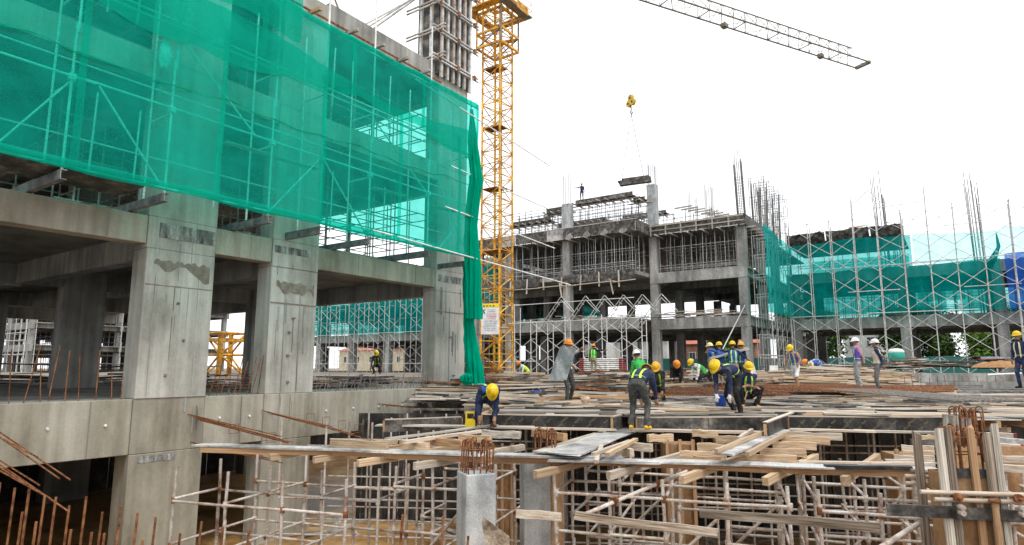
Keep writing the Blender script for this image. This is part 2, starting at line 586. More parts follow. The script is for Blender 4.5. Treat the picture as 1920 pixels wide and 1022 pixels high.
# slabs, cross beams and the inner columns
BX = -44.0
for zt in (0.0, 4.1, 8.0, 11.7):
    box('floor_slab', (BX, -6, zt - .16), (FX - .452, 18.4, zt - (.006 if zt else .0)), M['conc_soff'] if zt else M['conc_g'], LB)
for xr in (-24.3, -33.4, -42.0):
    for (y0, y1) in ((1.4, 2.6), (8.9, 10.2), (15.9, 16.6)):
        for za, zb in ((PIT, -.17), (.004, 3.93), (4.105, 7.83), (8.005, 11.53)):
            chamfer_box('inner_column', (xr - .55, y0, za), (xr, y1, zb), M['conc_g'], LB)
    for zt in (0, 4.1, 8.0, 11.7):
        box('inner_beam', (xr - .42, -6, zt - .75), (xr - .1, 18.3, zt - .162), M['conc_g'], LB)
for yb in (0.0, 7.5, 11.0, 17.5):
    for zt in (0, 4.1, 8.0, 11.7):
        for xa, xb in ((FX - .63, -24.2), (-24.9, -33.2)):
            box('cross_beam', (xb, yb, zt - .8), (xa, yb + .4, zt - .164), M['conc_g'], LB)
# starter bars standing out of the floor edge between the columns
for (a, b, n) in ((3.0, 6.9, 15), (8.65, 10.15, 9), (11.8, 16.6, 34)):
    for i in range(n):
        yy = a + (b - a) * (i + rnd(.2, .8)) / n
        hgt = rnd(.45, 1.15) if n < 20 else rnd(.25, .6)
        bar('starter_bar', (FX - .12, yy, -.03), (FX - .12 + rnd(-.08, .08), yy + rnd(-.1, .22), hgt), .011, M['rust'] if n < 20 else M['rebar_g'], LB, 5)
# lapping bars that reach out of the lower beam towards the new deck
for (a0, b0, a1, b1, c0, d0, c1, d1, n) in ((350, 776, 374, 788, 522, 820, 548, 832, 6), (355, 828, 382, 838, 496, 854, 522, 868, 5), (490, 769, 506, 775, 600, 796, 684, 820, 5), (708, 757, 722, 760, 800, 764, 866, 772, 3), (705, 783, 720, 786, 790, 792, 860, 796, 3)):
    for i in range(n):
        u = i / (n - 1)
        p = at(a0 + (a1 - a0) * u, b0 + (b1 - b0) * u, x=FX - .05)
        q = at(c0 + (c1 - c0) * u + rnd(-8, 8), d0 + (d1 - d0) * u + rnd(-2, 2), x=FX + (2.6 if a0 < 600 else 1.6) + rnd(-.2, .2))
        bar('lap_bar', p, q, .0125, M['rust'], LB, 5)
# stirrup loops on two of the bundles
for (px0, py0, px1, py1, n) in ((575, 776, 665, 796, 4), (430, 796, 500, 812, 2)):
    for k in range(n):
        u = k / max(1, n - 1)
        p = at(px0 + (px1 - px0) * u, py0 + (py1 - py0) * u, x=FX + 1.2 + u)
        MB().path([p, p - UP * .2, p - UP * .2 + V(.02, .22, 0), p + V(.02, .22, 0), p], .008, 4).build('stirrup', M['rust'], LB)

# steel channels carrying the scaffold
POLES = [4.7, 6.6, 9.08, 10.6, 12.3, 14.78, 16.88]
ordw = ['first', 'second', 'third', 'fourth', 'fifth', 'sixth', 'seventh']
for i, y in enumerate(POLES):
    b = thing('steel_bracket', 'grey steel channel poking out above the beam, %s from the picture\'s left edge' % ordw[i], 'bracket', (-14.5, y, 4.12), 'channels carrying the netted scaffold')
    dz = rnd(-.02, .03)
    box('web', (-16.2, y - .06, 4.13), (-13.38, y - .045, 4.31 + dz), M['steel_d'], b)
    box('flange', (-16.2, y - .044, 4.13), (-13.38, y + .05, 4.145), M['steel_d'], b)
    box('flange', (-16.2, y - .044, 4.295 + dz), (-13.38, y + .05, 4.31 + dz), M['steel_d'], b)
    bar('anchor_loop', (-15.9, y, 4.1), (-15.9, y, 4.45), .012, M['rust'], b)

# scaffold in front of the upper storeys
SX = -13.5
sc = thing('facade_scaffold', 'tube scaffold behind the green net on the upper storeys of the near building', 'scaffold', (SX, 10, 4.3))
for i, y in enumerate(POLES + [2.6, .8]):
    top = {2: 10.6, 3: 11.3, 4: 12.3, 5: 11.9, 6: 11.4}.get(i, 10.4)
    bar('standard', (SX, y, 4.32), (SX, y + .01, 7.3), .026, M['galv_w'], sc, 8)
    bar('standard', (SX + .02, y + .03, 7.1), (SX + .02, y + .02, top), .026, M['galv_w'], sc, 8)
    bar('standard', (SX - .9, y, 4.32), (SX - .9, y, 9.9), .024, M['galv_w'], sc, 8)
    bar('transom', (SX + .05, y + .05, 6.12), (SX - 1.0, y + .05, 6.12), .022, M['galv_w'], sc)
    bar('transom', (SX + .05, y + .05, 8.02), (SX - 1.0, y + .05, 8.02), .022, M['galv_w'], sc)
    box('clamp', (SX - .05, y - .05, 6.12), (SX + .06, y + .06, 6.24), M['galv_w'], sc)
for z, dx in ((4.42, 0), (6.19, 0), (8.03, -.02), (9.85, 0)):
    for a, b in ((-1, 5.1), (4.9, 9.4), (9.2, 13.3), (13.1, 17.3)):
        bar('ledger', (SX + .045 + dx, a, z + rnd(-.02, .02)), (SX + .045 + dx, b, z + rnd(-.02, .02)), .024, M['galv_w'], sc, 8)
for z in (5.3, 6.9, 8.7):
    bar('ledger', (SX - .93, -1, z), (SX - .93, 17, z + .02), .022, M['galv_w'], sc, 8)
for a, b, z0, z1 in ((3.6, 4.7, 4.4, 6.1), (9.1, 10.6, 4.4, 6.2), (12.3, 10.7, 4.4, 6.2), (14.8, 16.9, 7.6, 4.4), (12.3, 14.8, 8.0, 6.2), (16.9, 15.4, 6.0, 4.5), (5.2, 6.6, 6.2, 4.4), (6.6, 8.7, 8.0, 6.2)):
    bar('brace', (SX - .06, a, z0), (SX - .06, b, z1), .021, M['galv_w'], sc)
for i, (y, z) in enumerate(((5.35, 4.5), (6.2, 4.4), (8.0, 4.4), (11.4, 4.4), (13.4, 4.4), (5.4, 8.05), (6.0, 8.05), (11.3, 8.05), (13.5, 8.05))):
    bar('inner_standard', (SX - .55, y, z), (SX - .55, y + .03, z + 1.75), .02, M['galv_w'], sc)
bar('ledger', (SX + .09, 14.0, 9.72), (SX + .3, 21.8, 8.9), .023, M['galv_w'], sc, 8)
bar('ledger', (SX + .09, 15.6, 7.35), (SX + .3, 21.6, 7.05), .023, M['galv_w'], sc, 8)
bar('ledger', (SX + .09, 15.4, 5.9), (SX + .3, 22.1, 5.5), .023, M['galv_w'], sc, 8)
bar('ledger', (SX + .09, 12.4, 4.55), (SX + .4, 23.2, 4.1), .026, M['galv_w'], sc, 8)
for a, b in ((1.5, 3.6), (3.7, 6.2)):
    box('mesh_platform', (SX - 1.2, a, 4.36), (SX - .02, b, 4.39), M['ply_d'], sc)
for y in (8.2, 9.6, 13.0, 15.5):
    stick('toe_board', (SX - .6, y, 6.05), (SX - .6, y + 1.3, 6.08), .22, .03, M['wood_g'], sc)


def drape(name, label, y0, y1, zlo, zhi, mat, nx, nz, x=SX + .08, seed=0, sag=.1, parent=None, cat='safety net', group=None, grid=1.0):
    """a net sheet hanging along Y; ZLO and ZHI are functions of y; creases hang from its ties"""
    v, f = [], []
    for j in range(nz + 1):
        w = j / nz
        for i in range(nx + 1):
            y = y0 + (y1 - y0) * i / nx
            z = zlo(y) + (zhi(y) - zlo(y)) * w
            fold = .08 * noise.noise(V(y * 1.3 + seed, z * .45 + seed, seed)) + .022 * noise.noise(V(y * 4.2 + z * 1.6 + seed, z * 1.1, seed + 5)) + .006 * math.sin(y * 9 + z * 3 + seed)
            belly = sag * math.sin(math.pi * w)
            v.append((x + fold + belly * .5, y, z))
    for j in range(nz):
        for i in range(nx):
            a = j * (nx + 1) + i
            f.append((a, a + 1, a + nx + 2, a + nx + 1))
    o = link(name, newmesh(name, v, f, mat, True), None, parent)
    if label:
        tag(o, label, cat, group)
    return o


sagf = lambda y: .16 * abs(math.sin((y - 4.7) * 1.35))
G1 = 'green safety nets on the near building'
drape('safety_net', 'lower green safety net sheet stretched over the near building\'s scaffold', -1, 17.15, lambda y: 4.36 + .03 * math.sin(y * 2), lambda y: 8.75 - .25 * math.sin(y * .6), M['net'], 220, 40, seed=1, group=G1)
drape('safety_net', 'upper green safety net sheet overlapping the lower one, below the grey roof beam', -1, 17.2, lambda y: 8.05 + .28 * math.sin(y * .55 + 1) - sagf(y), lambda y: 9.98 - .1 * sagf(y), M['net'], 220, 26, x=SX + .13, seed=7, group=G1)
drape('safety_net', 'third layer of green net hung in swags above the roof edge scaffold', 1, 9.6, lambda y: 9.2 - .03 * y + sagf(y), lambda y: 10.5 - .02 * y, M['net'], 120, 14, x=SX + .2, seed=13, group=G1)
nets_ = [o for o in bpy.data.objects if o.name.startswith('safety_net')]
for k, y in enumerate((1.9, 4.75, 7.6, 10.45, 13.3, 16.1)):
    drape('seam_strip', None, y, y + .14, lambda q: 4.4, lambda q: 8.5, M['net'], 3, 40, x=SX + .1, seed=1, parent=nets_[0])
    drape('seam_strip', None, y + .9, y + 1.05, lambda q: 8.2, lambda q: 9.9, M['net'], 3, 26, x=SX + .15, seed=7, parent=nets_[1])
drape('seam_strip', None, -1, 17.1, lambda q: 4.36, lambda q: 4.55, M['net'], 160, 2, x=SX + .1, seed=1, parent=nets_[0])
drape('seam_strip', None, -1, 17.1, lambda q: 9.8 - .1 * sagf(q), lambda q: 9.97 - .1 * sagf(q), M['net'], 160, 2, x=SX + .15, seed=7, parent=nets_[1])
# crumpled drop rope / seam cord of the net
cordp = []
for i in range(60):
    y = -1 + i * 18.0 / 59
    cordp.append((SX + .14, y, 6.62 + .02 * y - .12 * abs(math.sin(y * .8)) + .03 * math.sin(y * 5)))
MB().path(cordp, .012, 5).build('seam_cord', M['net_dense'], sc)


def gathered(name, label, pts, rad, mat, seed):
    """a bunch of net hanging down: a pleated tube round a wandering axis"""
    n, v, f = 90, [], []
    m = 80
    for k in range(m + 1):
        u = k / m * (len(pts) - 1)
        i = min(int(u), len(pts) - 2)
        p = Vector(pts[i]).lerp(Vector(pts[i + 1]), u - i)
        r = rad[i] + (rad[i + 1] - rad[i]) * (u - i)
        for j in range(n):
            a = 2 * math.pi * j / n
            rr = r * (1 + .26 * math.sin(a * 9 + seed + k * .05) + .2 * math.sin(a * 17 + k * .11 + 2 * math.sin(k * .1)) + .25 * noise.noise(V(math.cos(a) * 1.3, math.sin(a) * 1.3, k * .12 + seed)))
            v.append((p.x + math.cos(a) * rr * .7, p.y + math.sin(a) * rr, p.z))
    for k in range(m):
        for j in range(n):
            q = (j + 1) % n
            f.append((k * n + j, k * n + q, (k + 1) * n + q, (k + 1) * n + j))
    return tag(link(name, newmesh(name, v, f, mat, True)), label, 'safety net', 'gathered ends of the green net')


gathered('gathered_net', 'bunched green net hanging in a thick column beside the crane mast', [at(884, 205, d=21.6), at(886, 270, d=21.6), at(893, 340, d=21.6), at(884, 420, d=21.6), at(886, 500, d=21.6), at(888, 598, d=21.6)], [.05, .16, .22, .2, .27, .26], M['net_dense'], 1.0)
gathered('gathered_net', 'thin twisted tail of green net trailing down to the deck', [at(874, 500, d=21.9), at(877, 580, d=21.9), at(884, 650, d=21.9), at(893, 722, d=21.9)], [.12, .14, .22, .3], M['net_dense'], 4.0)
gathered('gathered_net', 'small ball of crumpled green net at the foot of the third column', [at(876, 722, d=21.5), at(876, 714, d=21.5), at(876, 706, d=21.5), at(876, 699, d=21.5)], [.06, .2, .21, .05], M['net_dense'], 2.0)
tr = thing('plastic_rubbish', 'scrap of crumpled white plastic caught behind the green net by a pole', 'plastic scrap', (SX - .05, 6.4, 7.4))
mbv = []
bm = bmesh.new()
bmesh.ops.create_icosphere(bm, subdivisions=3, radius=1)
for v_ in bm.verts:
    c_ = v_.co.copy()
    v_.co = V(c_.x * .05, c_.y * .12, c_.z * .3) * (1 + .5 * noise.noise(c_ * 2.5))
me_ = bpy.data.meshes.new('scrap')
bm.to_mesh(me_)
bm.free()
me_.materials.append(M['white'])
link('bag_film', me_, Matrix.Translation((SX - .02, 6.38, 7.35)), tr)

# dense shoring inside the storeys of the near building
for lv, (za, zb) in enumerate(((4.11, 7.3), (8.01, 10.9))):
    sh = thing('storey_shoring', ['shoring frames standing in the first storey above the open ground floor', 'shoring frames under the roof slab seen through the green net'][lv], 'shoring', (-16.5, 13, za), 'shoring inside the near building')
    for xi in range(4):
        x = -16.4 - xi * 1.25
        for yi in range(13):
            y = 6.0 + yi * 1.02
            if any(c0 - .1 < y < c1 + .1 for c0, c1 in COLS) and xi == 0:
                continue
            if yi < 4 and lv == 1:
                continue
            bar('prop', (x, y, za), (x, y, zb), .024, M['shore'], sh, 5)
        for z in (za + .35, za + 1.35, za + 2.35):
            bar('ledger', (x + .03, 5.6, z), (x + .03, 18.35, z), .021, M['shore'], sh, 5)
    for yi in range(0, 13, 1):
        y = 6.0 + yi * 1.02
        for z in (za + .3, za + 1.3, za + 2.3):
            bar('transom', (-16.2, y + .03, z), (-20.3, y + .03, z), .021, M['shore'], sh, 5)

# roof-edge formwork left under the roof beam and the tall column form
for i, y in enumerate((9.2, 10.9, 12.3, 13.4, 14.5, 15.6)):
    tag(stick('form_bearer', (-15.3, y, 10.93), (-14.3, y + .05, 10.93), .1, .09, M['wood_o'] if i < 2 else M['wood_g']), 'timber bearer end poking out under the roof beam, %s from the picture\'s left' % ordw[i], 'bearer', 'timber bearers under the roof beam')
tag(plank('fascia_board', (-14.72, 9, 10.99), (-14.72, 16.7, 10.99), .04, .05, M['rust']), 'long rusty edge strip clamped below the roof beam', 'edge strip')
cf = thing('column_formwork', 'tall grey steel and plywood column formwork bolted with double walers above the roof', 'formwork', (-15.2, 17.6, 11.6))
ya, yb, xa, xb, z0, z1 = 16.55, 18.45, -15.75, -14.75, 11.3, 15.6
box('form_panel', (xb - .03, ya, z0), (xb, yb, z1), M['ply_d'], cf)
box('form_panel', (xa, ya - .03, z0), (xb, ya, z1), M['ply_d'], cf)
box('form_panel', (xa, yb, z0), (xb, yb + .03, z1), M['ply_d'], cf)
for i in range(6):
    y = ya + .12 + i * (yb - ya - .24) / 5
    box('stud', (xb + .002, y - .05, z0 - .12), (xb + .09, y + .05, z1 - rnd(0, .2)), M['galv'] if i % 2 else M['shore'], cf)
for i in range(2):
    x = xa + .15 + i * .5
    box('stud', (x, ya - .12, z0 - .1), (x + .1, ya - .032, z1), M['galv'], cf)
for z in (11.75, 12.85, 13.95, 15.05):
    for dz in (0, .13):
        bar('waler', (xb + .13, ya - .45, z + dz), (xb + .13, yb + .3, z + dz), .035, M['galv'], cf, 8)
        bar('waler', (xa - .5, ya - .16, z + dz + .06), (xb + .45, ya - .16, z + dz + .06), .035, M['shore'], cf, 8)
    for y in (ya - .1, (ya + yb) / 2, yb + .05):
        box('clamp', (xb + .09, y - .06, z - .02), (xb + .2, y + .06, z + .16), M['rust'], cf)
for i, (dx, dy) in enumerate(((-1.2, -3.0), (-.6, -3.3), (-2.0, -2.6))):
    bar('raking_prop', (xa + .1 + i * .2, ya - .2, 14.6), (xa + dx + .8, ya + dy, 11.72), .04, M['galv'], cf, 8)
MB().path([(xa, ya - .3, 14.9), (-15, 13.5, 13.3), (-15, 11.2, 12.2)], .012, 4).build('guy_wire', M['jib'], cf)
pl = thing('roof_prop', 'single slanting steel tube standing on the roof beam against the white sky', 'prop', (-15, 12.2, 11.7))
bar('tube', (-15.1, 12.3, 11.7), (-15.1, 10.7, 14.2), .03, M['jib'], pl, 8)
box('foot_plate', (-15.2, 12.2, 11.705), (-15.0, 12.4, 11.73), M['jib'], pl)
rf = thing('timber_formwork', 'brown timber form corner sticking up at the top of the roof beam', 'formwork', (-15.1, 10.6, 11.7))
for i in range(4):
    stick('board', (-15.4 + i * .18, 10.2, 11.8 + .1 * i), (-15.1 + i * .1, 11.4, 11.85 + .12 * i), .12, .06, M['wood_o'] if i % 2 else M['ply_d'], rf)
box('post', (-15.2, 11.2, 11.7), (-15.1, 11.3, 12.5), M['ply_d'], rf)

# clutter on the ground floor slab inside the building
def heap(name, label, cat, c, rx, ry, n, mat, lmin, lmax, ang, spread, w=.1, h=.05, top=.5, round_=0, group=None, mats=None, pname='board'):
    """a pile whose members are separate pieces laid over each other"""
    t = thing(name, label, cat, c, group)
    rr = random.Random(label)
    for i in range(n):
        u = rr.uniform(-1, 1)
        vv = rr.uniform(-1, 1)
        hh = max(.02, top * (1 - .75 * abs(vv)) * (1 - .3 * abs(u)) * rr.uniform(.15, 1))
        a = ang + rr.gauss(0, spread)
        L = rr.uniform(lmin, lmax) / 2
        ca, sa = math.cos(ang), math.sin(ang)
        p = Vector(c) + V(u * rx * ca - vv * ry * sa, u * rx * sa + vv * ry * ca, hh)
        d = V(math.cos(a) * L, math.sin(a) * L, rr.uniform(-.07, .07) * L)
        if round_:
            bar(pname, p - d, p + d, round_, rr.choice(mats or [mat]), t, 5)
        else:
            plank(pname, p - d, p + d, w * rr.uniform(.7, 1.5), h * rr.uniform(.7, 1.5), rr.choice(mats or [mat]), t)
    return t


WOODS = [M['wood'], M['wood_p'], M['wood_g'], M['wood_g'], M['wood_o']]
heap('timber_pile', 'dark tangle of old boards on the near building\'s ground floor behind the first opening', 'timber pile', (-30, 10, 0), 6, 1.2, 60, M['wood_g'], 1.5, 3.5, 1.2, .5, top=1.0, mats=[M['wood_g'], M['ply_d'], M['rebar_g']])
heap('timber_pile', 'heap of dark boards and bars on the ground floor in the widest opening', 'timber pile', (-19.5, 17.2, 0), 3.4, .9, 70, M['ply_d'], 1.2, 3.5, 2.2, .5, top=.45, mats=[M['wood_g'], M['ply_d'], M['ply_d'], M['rebar_g'], M['wood']])
heap('rebar_pile', 'rusty bent bars leaning by the second column\'s far side', 'rebar pile', (-18, 10.4, 0), 1.5, .5, 36, M['rust'], .8, 2.2, .9, .9, top=.7, round_=.011, pname='bar')

# ------------------------------------------------------------------ tower crane
def lattice(parent, base, ax, ay, h0, h1, w, bay, rc, rb, mat, mats=None, mid=True):
    cor = [base + ax * sx * w / 2 + ay * sy * w / 2 for sx, sy in ((-1, -1), (1, -1), (1, 1), (-1, 1))]
    n = max(1, round((h1 - h0) / bay))
    for ci, c in enumerate(cor):
        k = 0
        while k < n:
            e = min(n, k + 3)
            bar('chord', c + UP * (h0 + (h1 - h0) * k / n), c + UP * (h0 + (h1 - h0) * e / n - .01), rc, (mats or [mat])[(k // 3) % len(mats or [mat])], parent, 8)
            k = e
    for k in range(n):
        za, zb = h0 + (h1 - h0) * k / n, h0 + (h1 - h0) * (k + 1) / n
        for i in range(4):
            p, q = cor[i], cor[(i + 1) % 4]
            if (k + i) % 2:
                p, q = q, p
            bar('lattice_brace', p + UP * za, q + UP * zb, rb, mat, parent, 5)
            bar('lattice_strut', p + UP * zb, q + UP * zb, rb, mat, parent, 5)


CB = at(931, 690, d=45)
CB.z = YARD
cr_ = thing('tower_crane', 'orange lattice tower crane mast with grey jib reaching across the white sky', 'crane', CB)
AX, AY = V(1, 0, 0), V(0, 1, 0)
lattice(cr_, V(CB.x, CB.y, 0), AX, AY, -.2, 32.5, 1.58, .9, .08, .036, M['orange'])
# ladder inside the mast
lx, ly = CB.x + .15, CB.y - .1
for s_ in (-.18, .18):
    for k in range(8):
        bar('ladder_rail', (lx + s_, ly + s_, k * 3.4), (lx + s_, ly + s_, k * 3.4 + 3.38), .05, M['yellow_p'] if k in (3, 5) else M['orange'], cr_, 6)
for k in range(78):
    bar('rung', (lx - .18, ly - .18, .3 + k * .35), (lx + .18, ly + .18, .3 + k * .35), .022, M['orange'], cr_, 4)
for k in range(5):
    box('landing', (CB.x - .75, CB.y - .75, 4.2 + k * 4.6), (CB.x + .75, CB.y + .3, 4.26 + k * 4.6), M['rust'], cr_)
# climbing collar and its gallery at the top of the picture
zc0 = at(930, 95, d=45).z
zc1 = at(930, 28, d=45).z
for sx in (-1, 1):
    for sy in (-1, 1):
        bar('collar_post', (CB.x + sx * 1.12, CB.y + sy * 1.12, zc0), (CB.x + sx * 1.12, CB.y + sy * 1.12, zc1 + 6), .07, M['orange'] if sx < 0 else M['jib'], cr_, 8)
for z in (zc0, zc0 + 1.1, zc1 - .2, zc1 + 1.0):
    for sx in (-1, 1):
        stick('collar_beam', (CB.x + sx * 1.12, CB.y - 1.12, z), (CB.x + sx * 1.12, CB.y + 1.12, z), .12, .16, M['orange'], cr_)
        stick('collar_beam', (CB.x - 1.12, CB.y + sx * 1.12, z), (CB.x + 1.12, CB.y + sx * 1.12, z), .12, .16, M['orange'], cr_)
for sx in (-1, 1):
    bar('collar_brace', (CB.x - 1.12, CB.y + sx * 1.12, zc0), (CB.x + 1.12, CB.y + sx * 1.12, zc0 + 1.1), .05, M['jib'], cr_)
    bar('collar_brace', (CB.x + sx * 1.12, CB.y - 1.12, zc0 + 1.1), (CB.x + sx * 1.12, CB.y + 1.12, zc1 - .2), .05, M['orange'], cr_)
for (x0_, x1_, y0_, y1_) in ((-1.9, -1.2, -1.9, 1.9), (1.2, 1.9, -1.9, 1.9), (-1.2, 1.2, -1.9, -1.2), (-1.2, 1.2, 1.2, 1.9)):
    box('gallery_deck', (CB.x + x0_, CB.y + y0_, zc1), (CB.x + x1_, CB.y + y1_, zc1 + .08), M['orange'] if y0_ > 0 or x0_ < 0 else M['jib'], cr_)
for sx in (-1, 1):
    for sy in (-1, 0, 1):
        bar('rail_post', (CB.x + sx * 1.88, CB.y + sy * 1.88, zc1), (CB.x + sx * 1.88, CB.y + sy * 1.88, zc1 + 1.1), .025, M['yellow_p'], cr_)
    for z in (.55, 1.1):
        bar('hand_rail', (CB.x + sx * 1.88, CB.y - 1.88, zc1 + z), (CB.x + sx * 1.88, CB.y + 1.88, zc1 + z), .025, M['yellow_p'], cr_)
        bar('hand_rail', (CB.x - 1.88, CB.y + sx * 1.88, zc1 + z), (CB.x + 1.88, CB.y + sx * 1.88, zc1 + z), .025, M['yellow_p'], cr_)
box('toe_plate', (CB.x + 1.9, CB.y - .2, zc1 - .1), (CB.x + 1.93, CB.y + 1.3, zc1 + .5), M['orange'], cr_)
# jib: triangular truss, tip at the right of the sky
JH = 31.8
ta = at(1237, 0, z=JH)
tb = at(1618, 122, z=JH)
jd = (tb - ta).normalized()
js = V(-jd.y, jd.x, 0)
j0 = tb - jd * 43.4
nb = 30
JW, JT = .75, 1.5
for s_ in (-1, 1):
    for k in range(6):
        bar('jib_chord', j0 + js * s_ * JW + jd * (43.4 * k / 6), j0 + js * s_ * JW + jd * (43.4 * (k + 1) / 6 - .02), .075, M['jib'], cr_, 6)
for k in range(6):
    e = 43.4 * (k + 1) / 6 - (1.6 if k == 5 else .02)
    bar('jib_top_chord', j0 + UP * JT + jd * (43.4 * k / 6), j0 + UP * JT + jd * e, .065, M['jib'], cr_, 6)
for k in range(nb):
    u0, u1 = 43.4 * k / nb, 43.4 * (k + 1) / nb
    um = (u0 + u1) / 2
    for s_ in (-1, 1):
        if k < nb - 1:
            bar('jib_lacing', j0 + js * s_ * JW + jd * u0, j0 + UP * JT + jd * um, .026, M['jib'], cr_, 4)
            bar('jib_lacing', j0 + js * s_ * JW + jd * u1, j0 + UP * JT + jd * um, .026, M['jib'], cr_, 4)
    bar('jib_floor_lacing', j0 + js * JW * (1 if k % 2 else -1) + jd * u0, j0 + js * JW * (-1 if k % 2 else 1) + jd * u1, .024, M['jib'], cr_, 4)
    if k % 3 == 0:
        bar('jib_cross_tube', j0 - js * JW + jd * u0, j0 + js * JW + jd * u0, .05, M['jib'], cr_, 5)
stick('jib_tip', tb - js * .8, tb + js * .8, .3, .3, M['jib'], cr_)
for u in (24.5, 37.5):
    stick('jib_splice', j0 + jd * u - js * .2 + js * .75, j0 + jd * (u + .6) + js * .75, .5, .35, M['jib'], cr_)
# slewing ring, cab and counter jib above the picture
box('slewing_ring', (CB.x - 1.1, CB.y - 1.1, 32.3), (CB.x + 1.1, CB.y + 1.1, 33.2), M['orange'], cr_)
cj = V(CB.x, CB.y, 32.6)
for s_ in (-1, 1):
    bar('counter_jib_chord', cj + js * s_ * .8, cj - jd * 12 + js * s_ * .8, .1, M['jib'], cr_)
rbox('counterweight', cj - jd * 11 - UP * .8, (2.2, 1.6, 2.2), math.atan2(jd.y, jd.x), M['conc_g'], cr_)
# hook block and hoist ropes below the jib
HK = at(1183, 192, y=52)
trol = j0 + jd * ((HK - j0).dot(jd))
hk = thing('hook_block', 'yellow crane hook block hanging in the white sky above the black bundle', 'hook', HK)
for dx, dz in ((-.28, -.05), (.28, -.05), (0, .42)):
    c_ = HK + js * dx + UP * dz
    bar('sheave', c_ - jd * .12, c_ + jd * .12, .32, M['yellow_p'], hk, 16)
    bar('sheave_hub', c_ - jd * .16, c_ + jd * .16, .1, M['black'], hk, 10)
MB().path([HK - UP * .25, HK - UP * .75, HK - UP * .95 + js * .1, HK - UP * 1.15 + js * .02, HK - UP * 1.1 - js * .14, HK - UP * .95 - js * .16], .055, 6).build('hook', M['black'], hk)
for dx in (-.28, .28):
    bar('hoist_rope', HK + js * dx, V(HK.x, HK.y, JH - .2) + js * dx * 1.4, .03, M['alu'], hk, 4)
LD = at(1188, 338, y=52)
ld = thing('lifted_bundle', 'bundle of black formwork panels slung from the crane hook above the far roof', 'load', LD)
la = at(1157, 343, y=52.0)
lb = at(1221, 334, y=52.6)
for i in range(4):
    off = V(0, .1 * i, .18 * (i - 1.5))
    stick('panel', la + off + V(rnd(0, .5), 0, 0), lb + off + V(rnd(-.3, .0), 0, 0), .55, .15, M['ply_d'], ld)
for k in (.15, .78):
    bar('sling', la.lerp(lb, k) + UP * .3, HK - UP * 1.15, .028, M['tube_d'], ld, 4)
    bar('hang_rope', la.lerp(lb, k) - UP * .3, la.lerp(lb, k) - UP * 2.0, .022, M['tube_d'], ld, 4)
# sign board on the mast
sg = thing('notice_board', 'white notice board with yellow heading tied to the orange crane mast', 'sign', at(919, 626, d=43.4))
s_c = at(919, 598, d=43.3)
sr = Matrix.Translation(s_c) @ Matrix.Rotation(math.radians(8), 4, 'Z') @ Matrix.Rotation(YAW * .55, 4, 'Z')


def signbit(name, x, z, w, h, mat, lift):
    link(name, shape('box', mat), sr @ Matrix.Translation((x, -.02 - lift, z)) @ S(w, .012, h), sg)


M['paper'] = plain('sign_white', (.80, .81, .82), .5)
M['ylw'] = plain('sign_yellow', (.85, .68, .02), .5)
M['ink'] = plain('sign_ink', (.03, .03, .03), .6)
M['ink_g'] = plain('sign_grey_ink', (.42, .43, .46), .6)
M['ink_r'] = plain('sign_red_ink', (.65, .10, .10), .6)
signbit('board', 0, 0, 1.22, 2.08, M['paper'], 0)
signbit('heading', 0, .9, 1.22, .24, M['ylw'], .008)
signbit('heading_mark', -.42, .88, .09, .09, M['ink'], .016)
for i, w in enumerate((.2, .14, .22)):
    signbit('heading_word', -.2 + i * .22, .88, w * .8, .06, M['ink'], .016)
for i, (x, z, w, h) in enumerate(((-.5, .6, .09, .07), (-.36, .62, .09, .05), (-.44, .5, .06, .16), (-.38, .4, .05, .14), (-.5, .36, .05, .1), (-.54, .2, .1, .06))):
    signbit('figure_symbol', x, z, w, h, M['ink'], .016)
for i in range(13):
    z = .62 - i * .115
    col_ = M['ink_r'] if i in (3, 4, 5) else M['ink_g']
    signbit('text_line', rnd(.08, .12) if i < 6 else 0, z, rnd(.5, .7) if i < 6 else rnd(.75, 1.0), .028, col_, .016)
# crane section standing further back, seen through the openings
CS = at(420, 690, d=43)
cs = thing('crane_base', 'short orange lattice crane base seen between the first two columns', 'crane base', V(CS.x, CS.y, YARD))
lattice(cs, V(CS.x, CS.y, 0), AX, AY, YARD, 2.95, 1.9, 1.4, .16, .07, M['orange'])
for sx in (-1, 1):
    stick('top_beam', (CS.x - 1, CS.y + sx * .95, 2.5), (CS.x + 1, CS.y + sx * .95, 2.5), .15, .2, M['orange'], cs)
    stick('top_beam', (CS.x + sx * .95, CS.y - 1, 2.5), (CS.x + sx * .95, CS.y + 1, 2.5), .15, .2, M['orange'], cs)
# basement walls behind the near building
bw = link('basement_wall', None)
bw['kind'] = 'structure'
box('panel', (-44.3, -6, PIT), (-44, 26, -.17), M['conc_g'], bw)
box('panel', (-44, 25.7, PIT), (-15.2, 26, -.4), M['conc_g'], bw)
box('panel', (-30, 18.5, PIT), (-29.7, 25.7, -.4), M['conc_g'], bw)
box('panel', (-44, -6.3, PIT), (-15.4, -6, -.17), M['conc_g'], bw)

# ------------------------------------------------------------------ far frame building across the site
B1, B2, B3 = 5.15, 9.45, 13.75


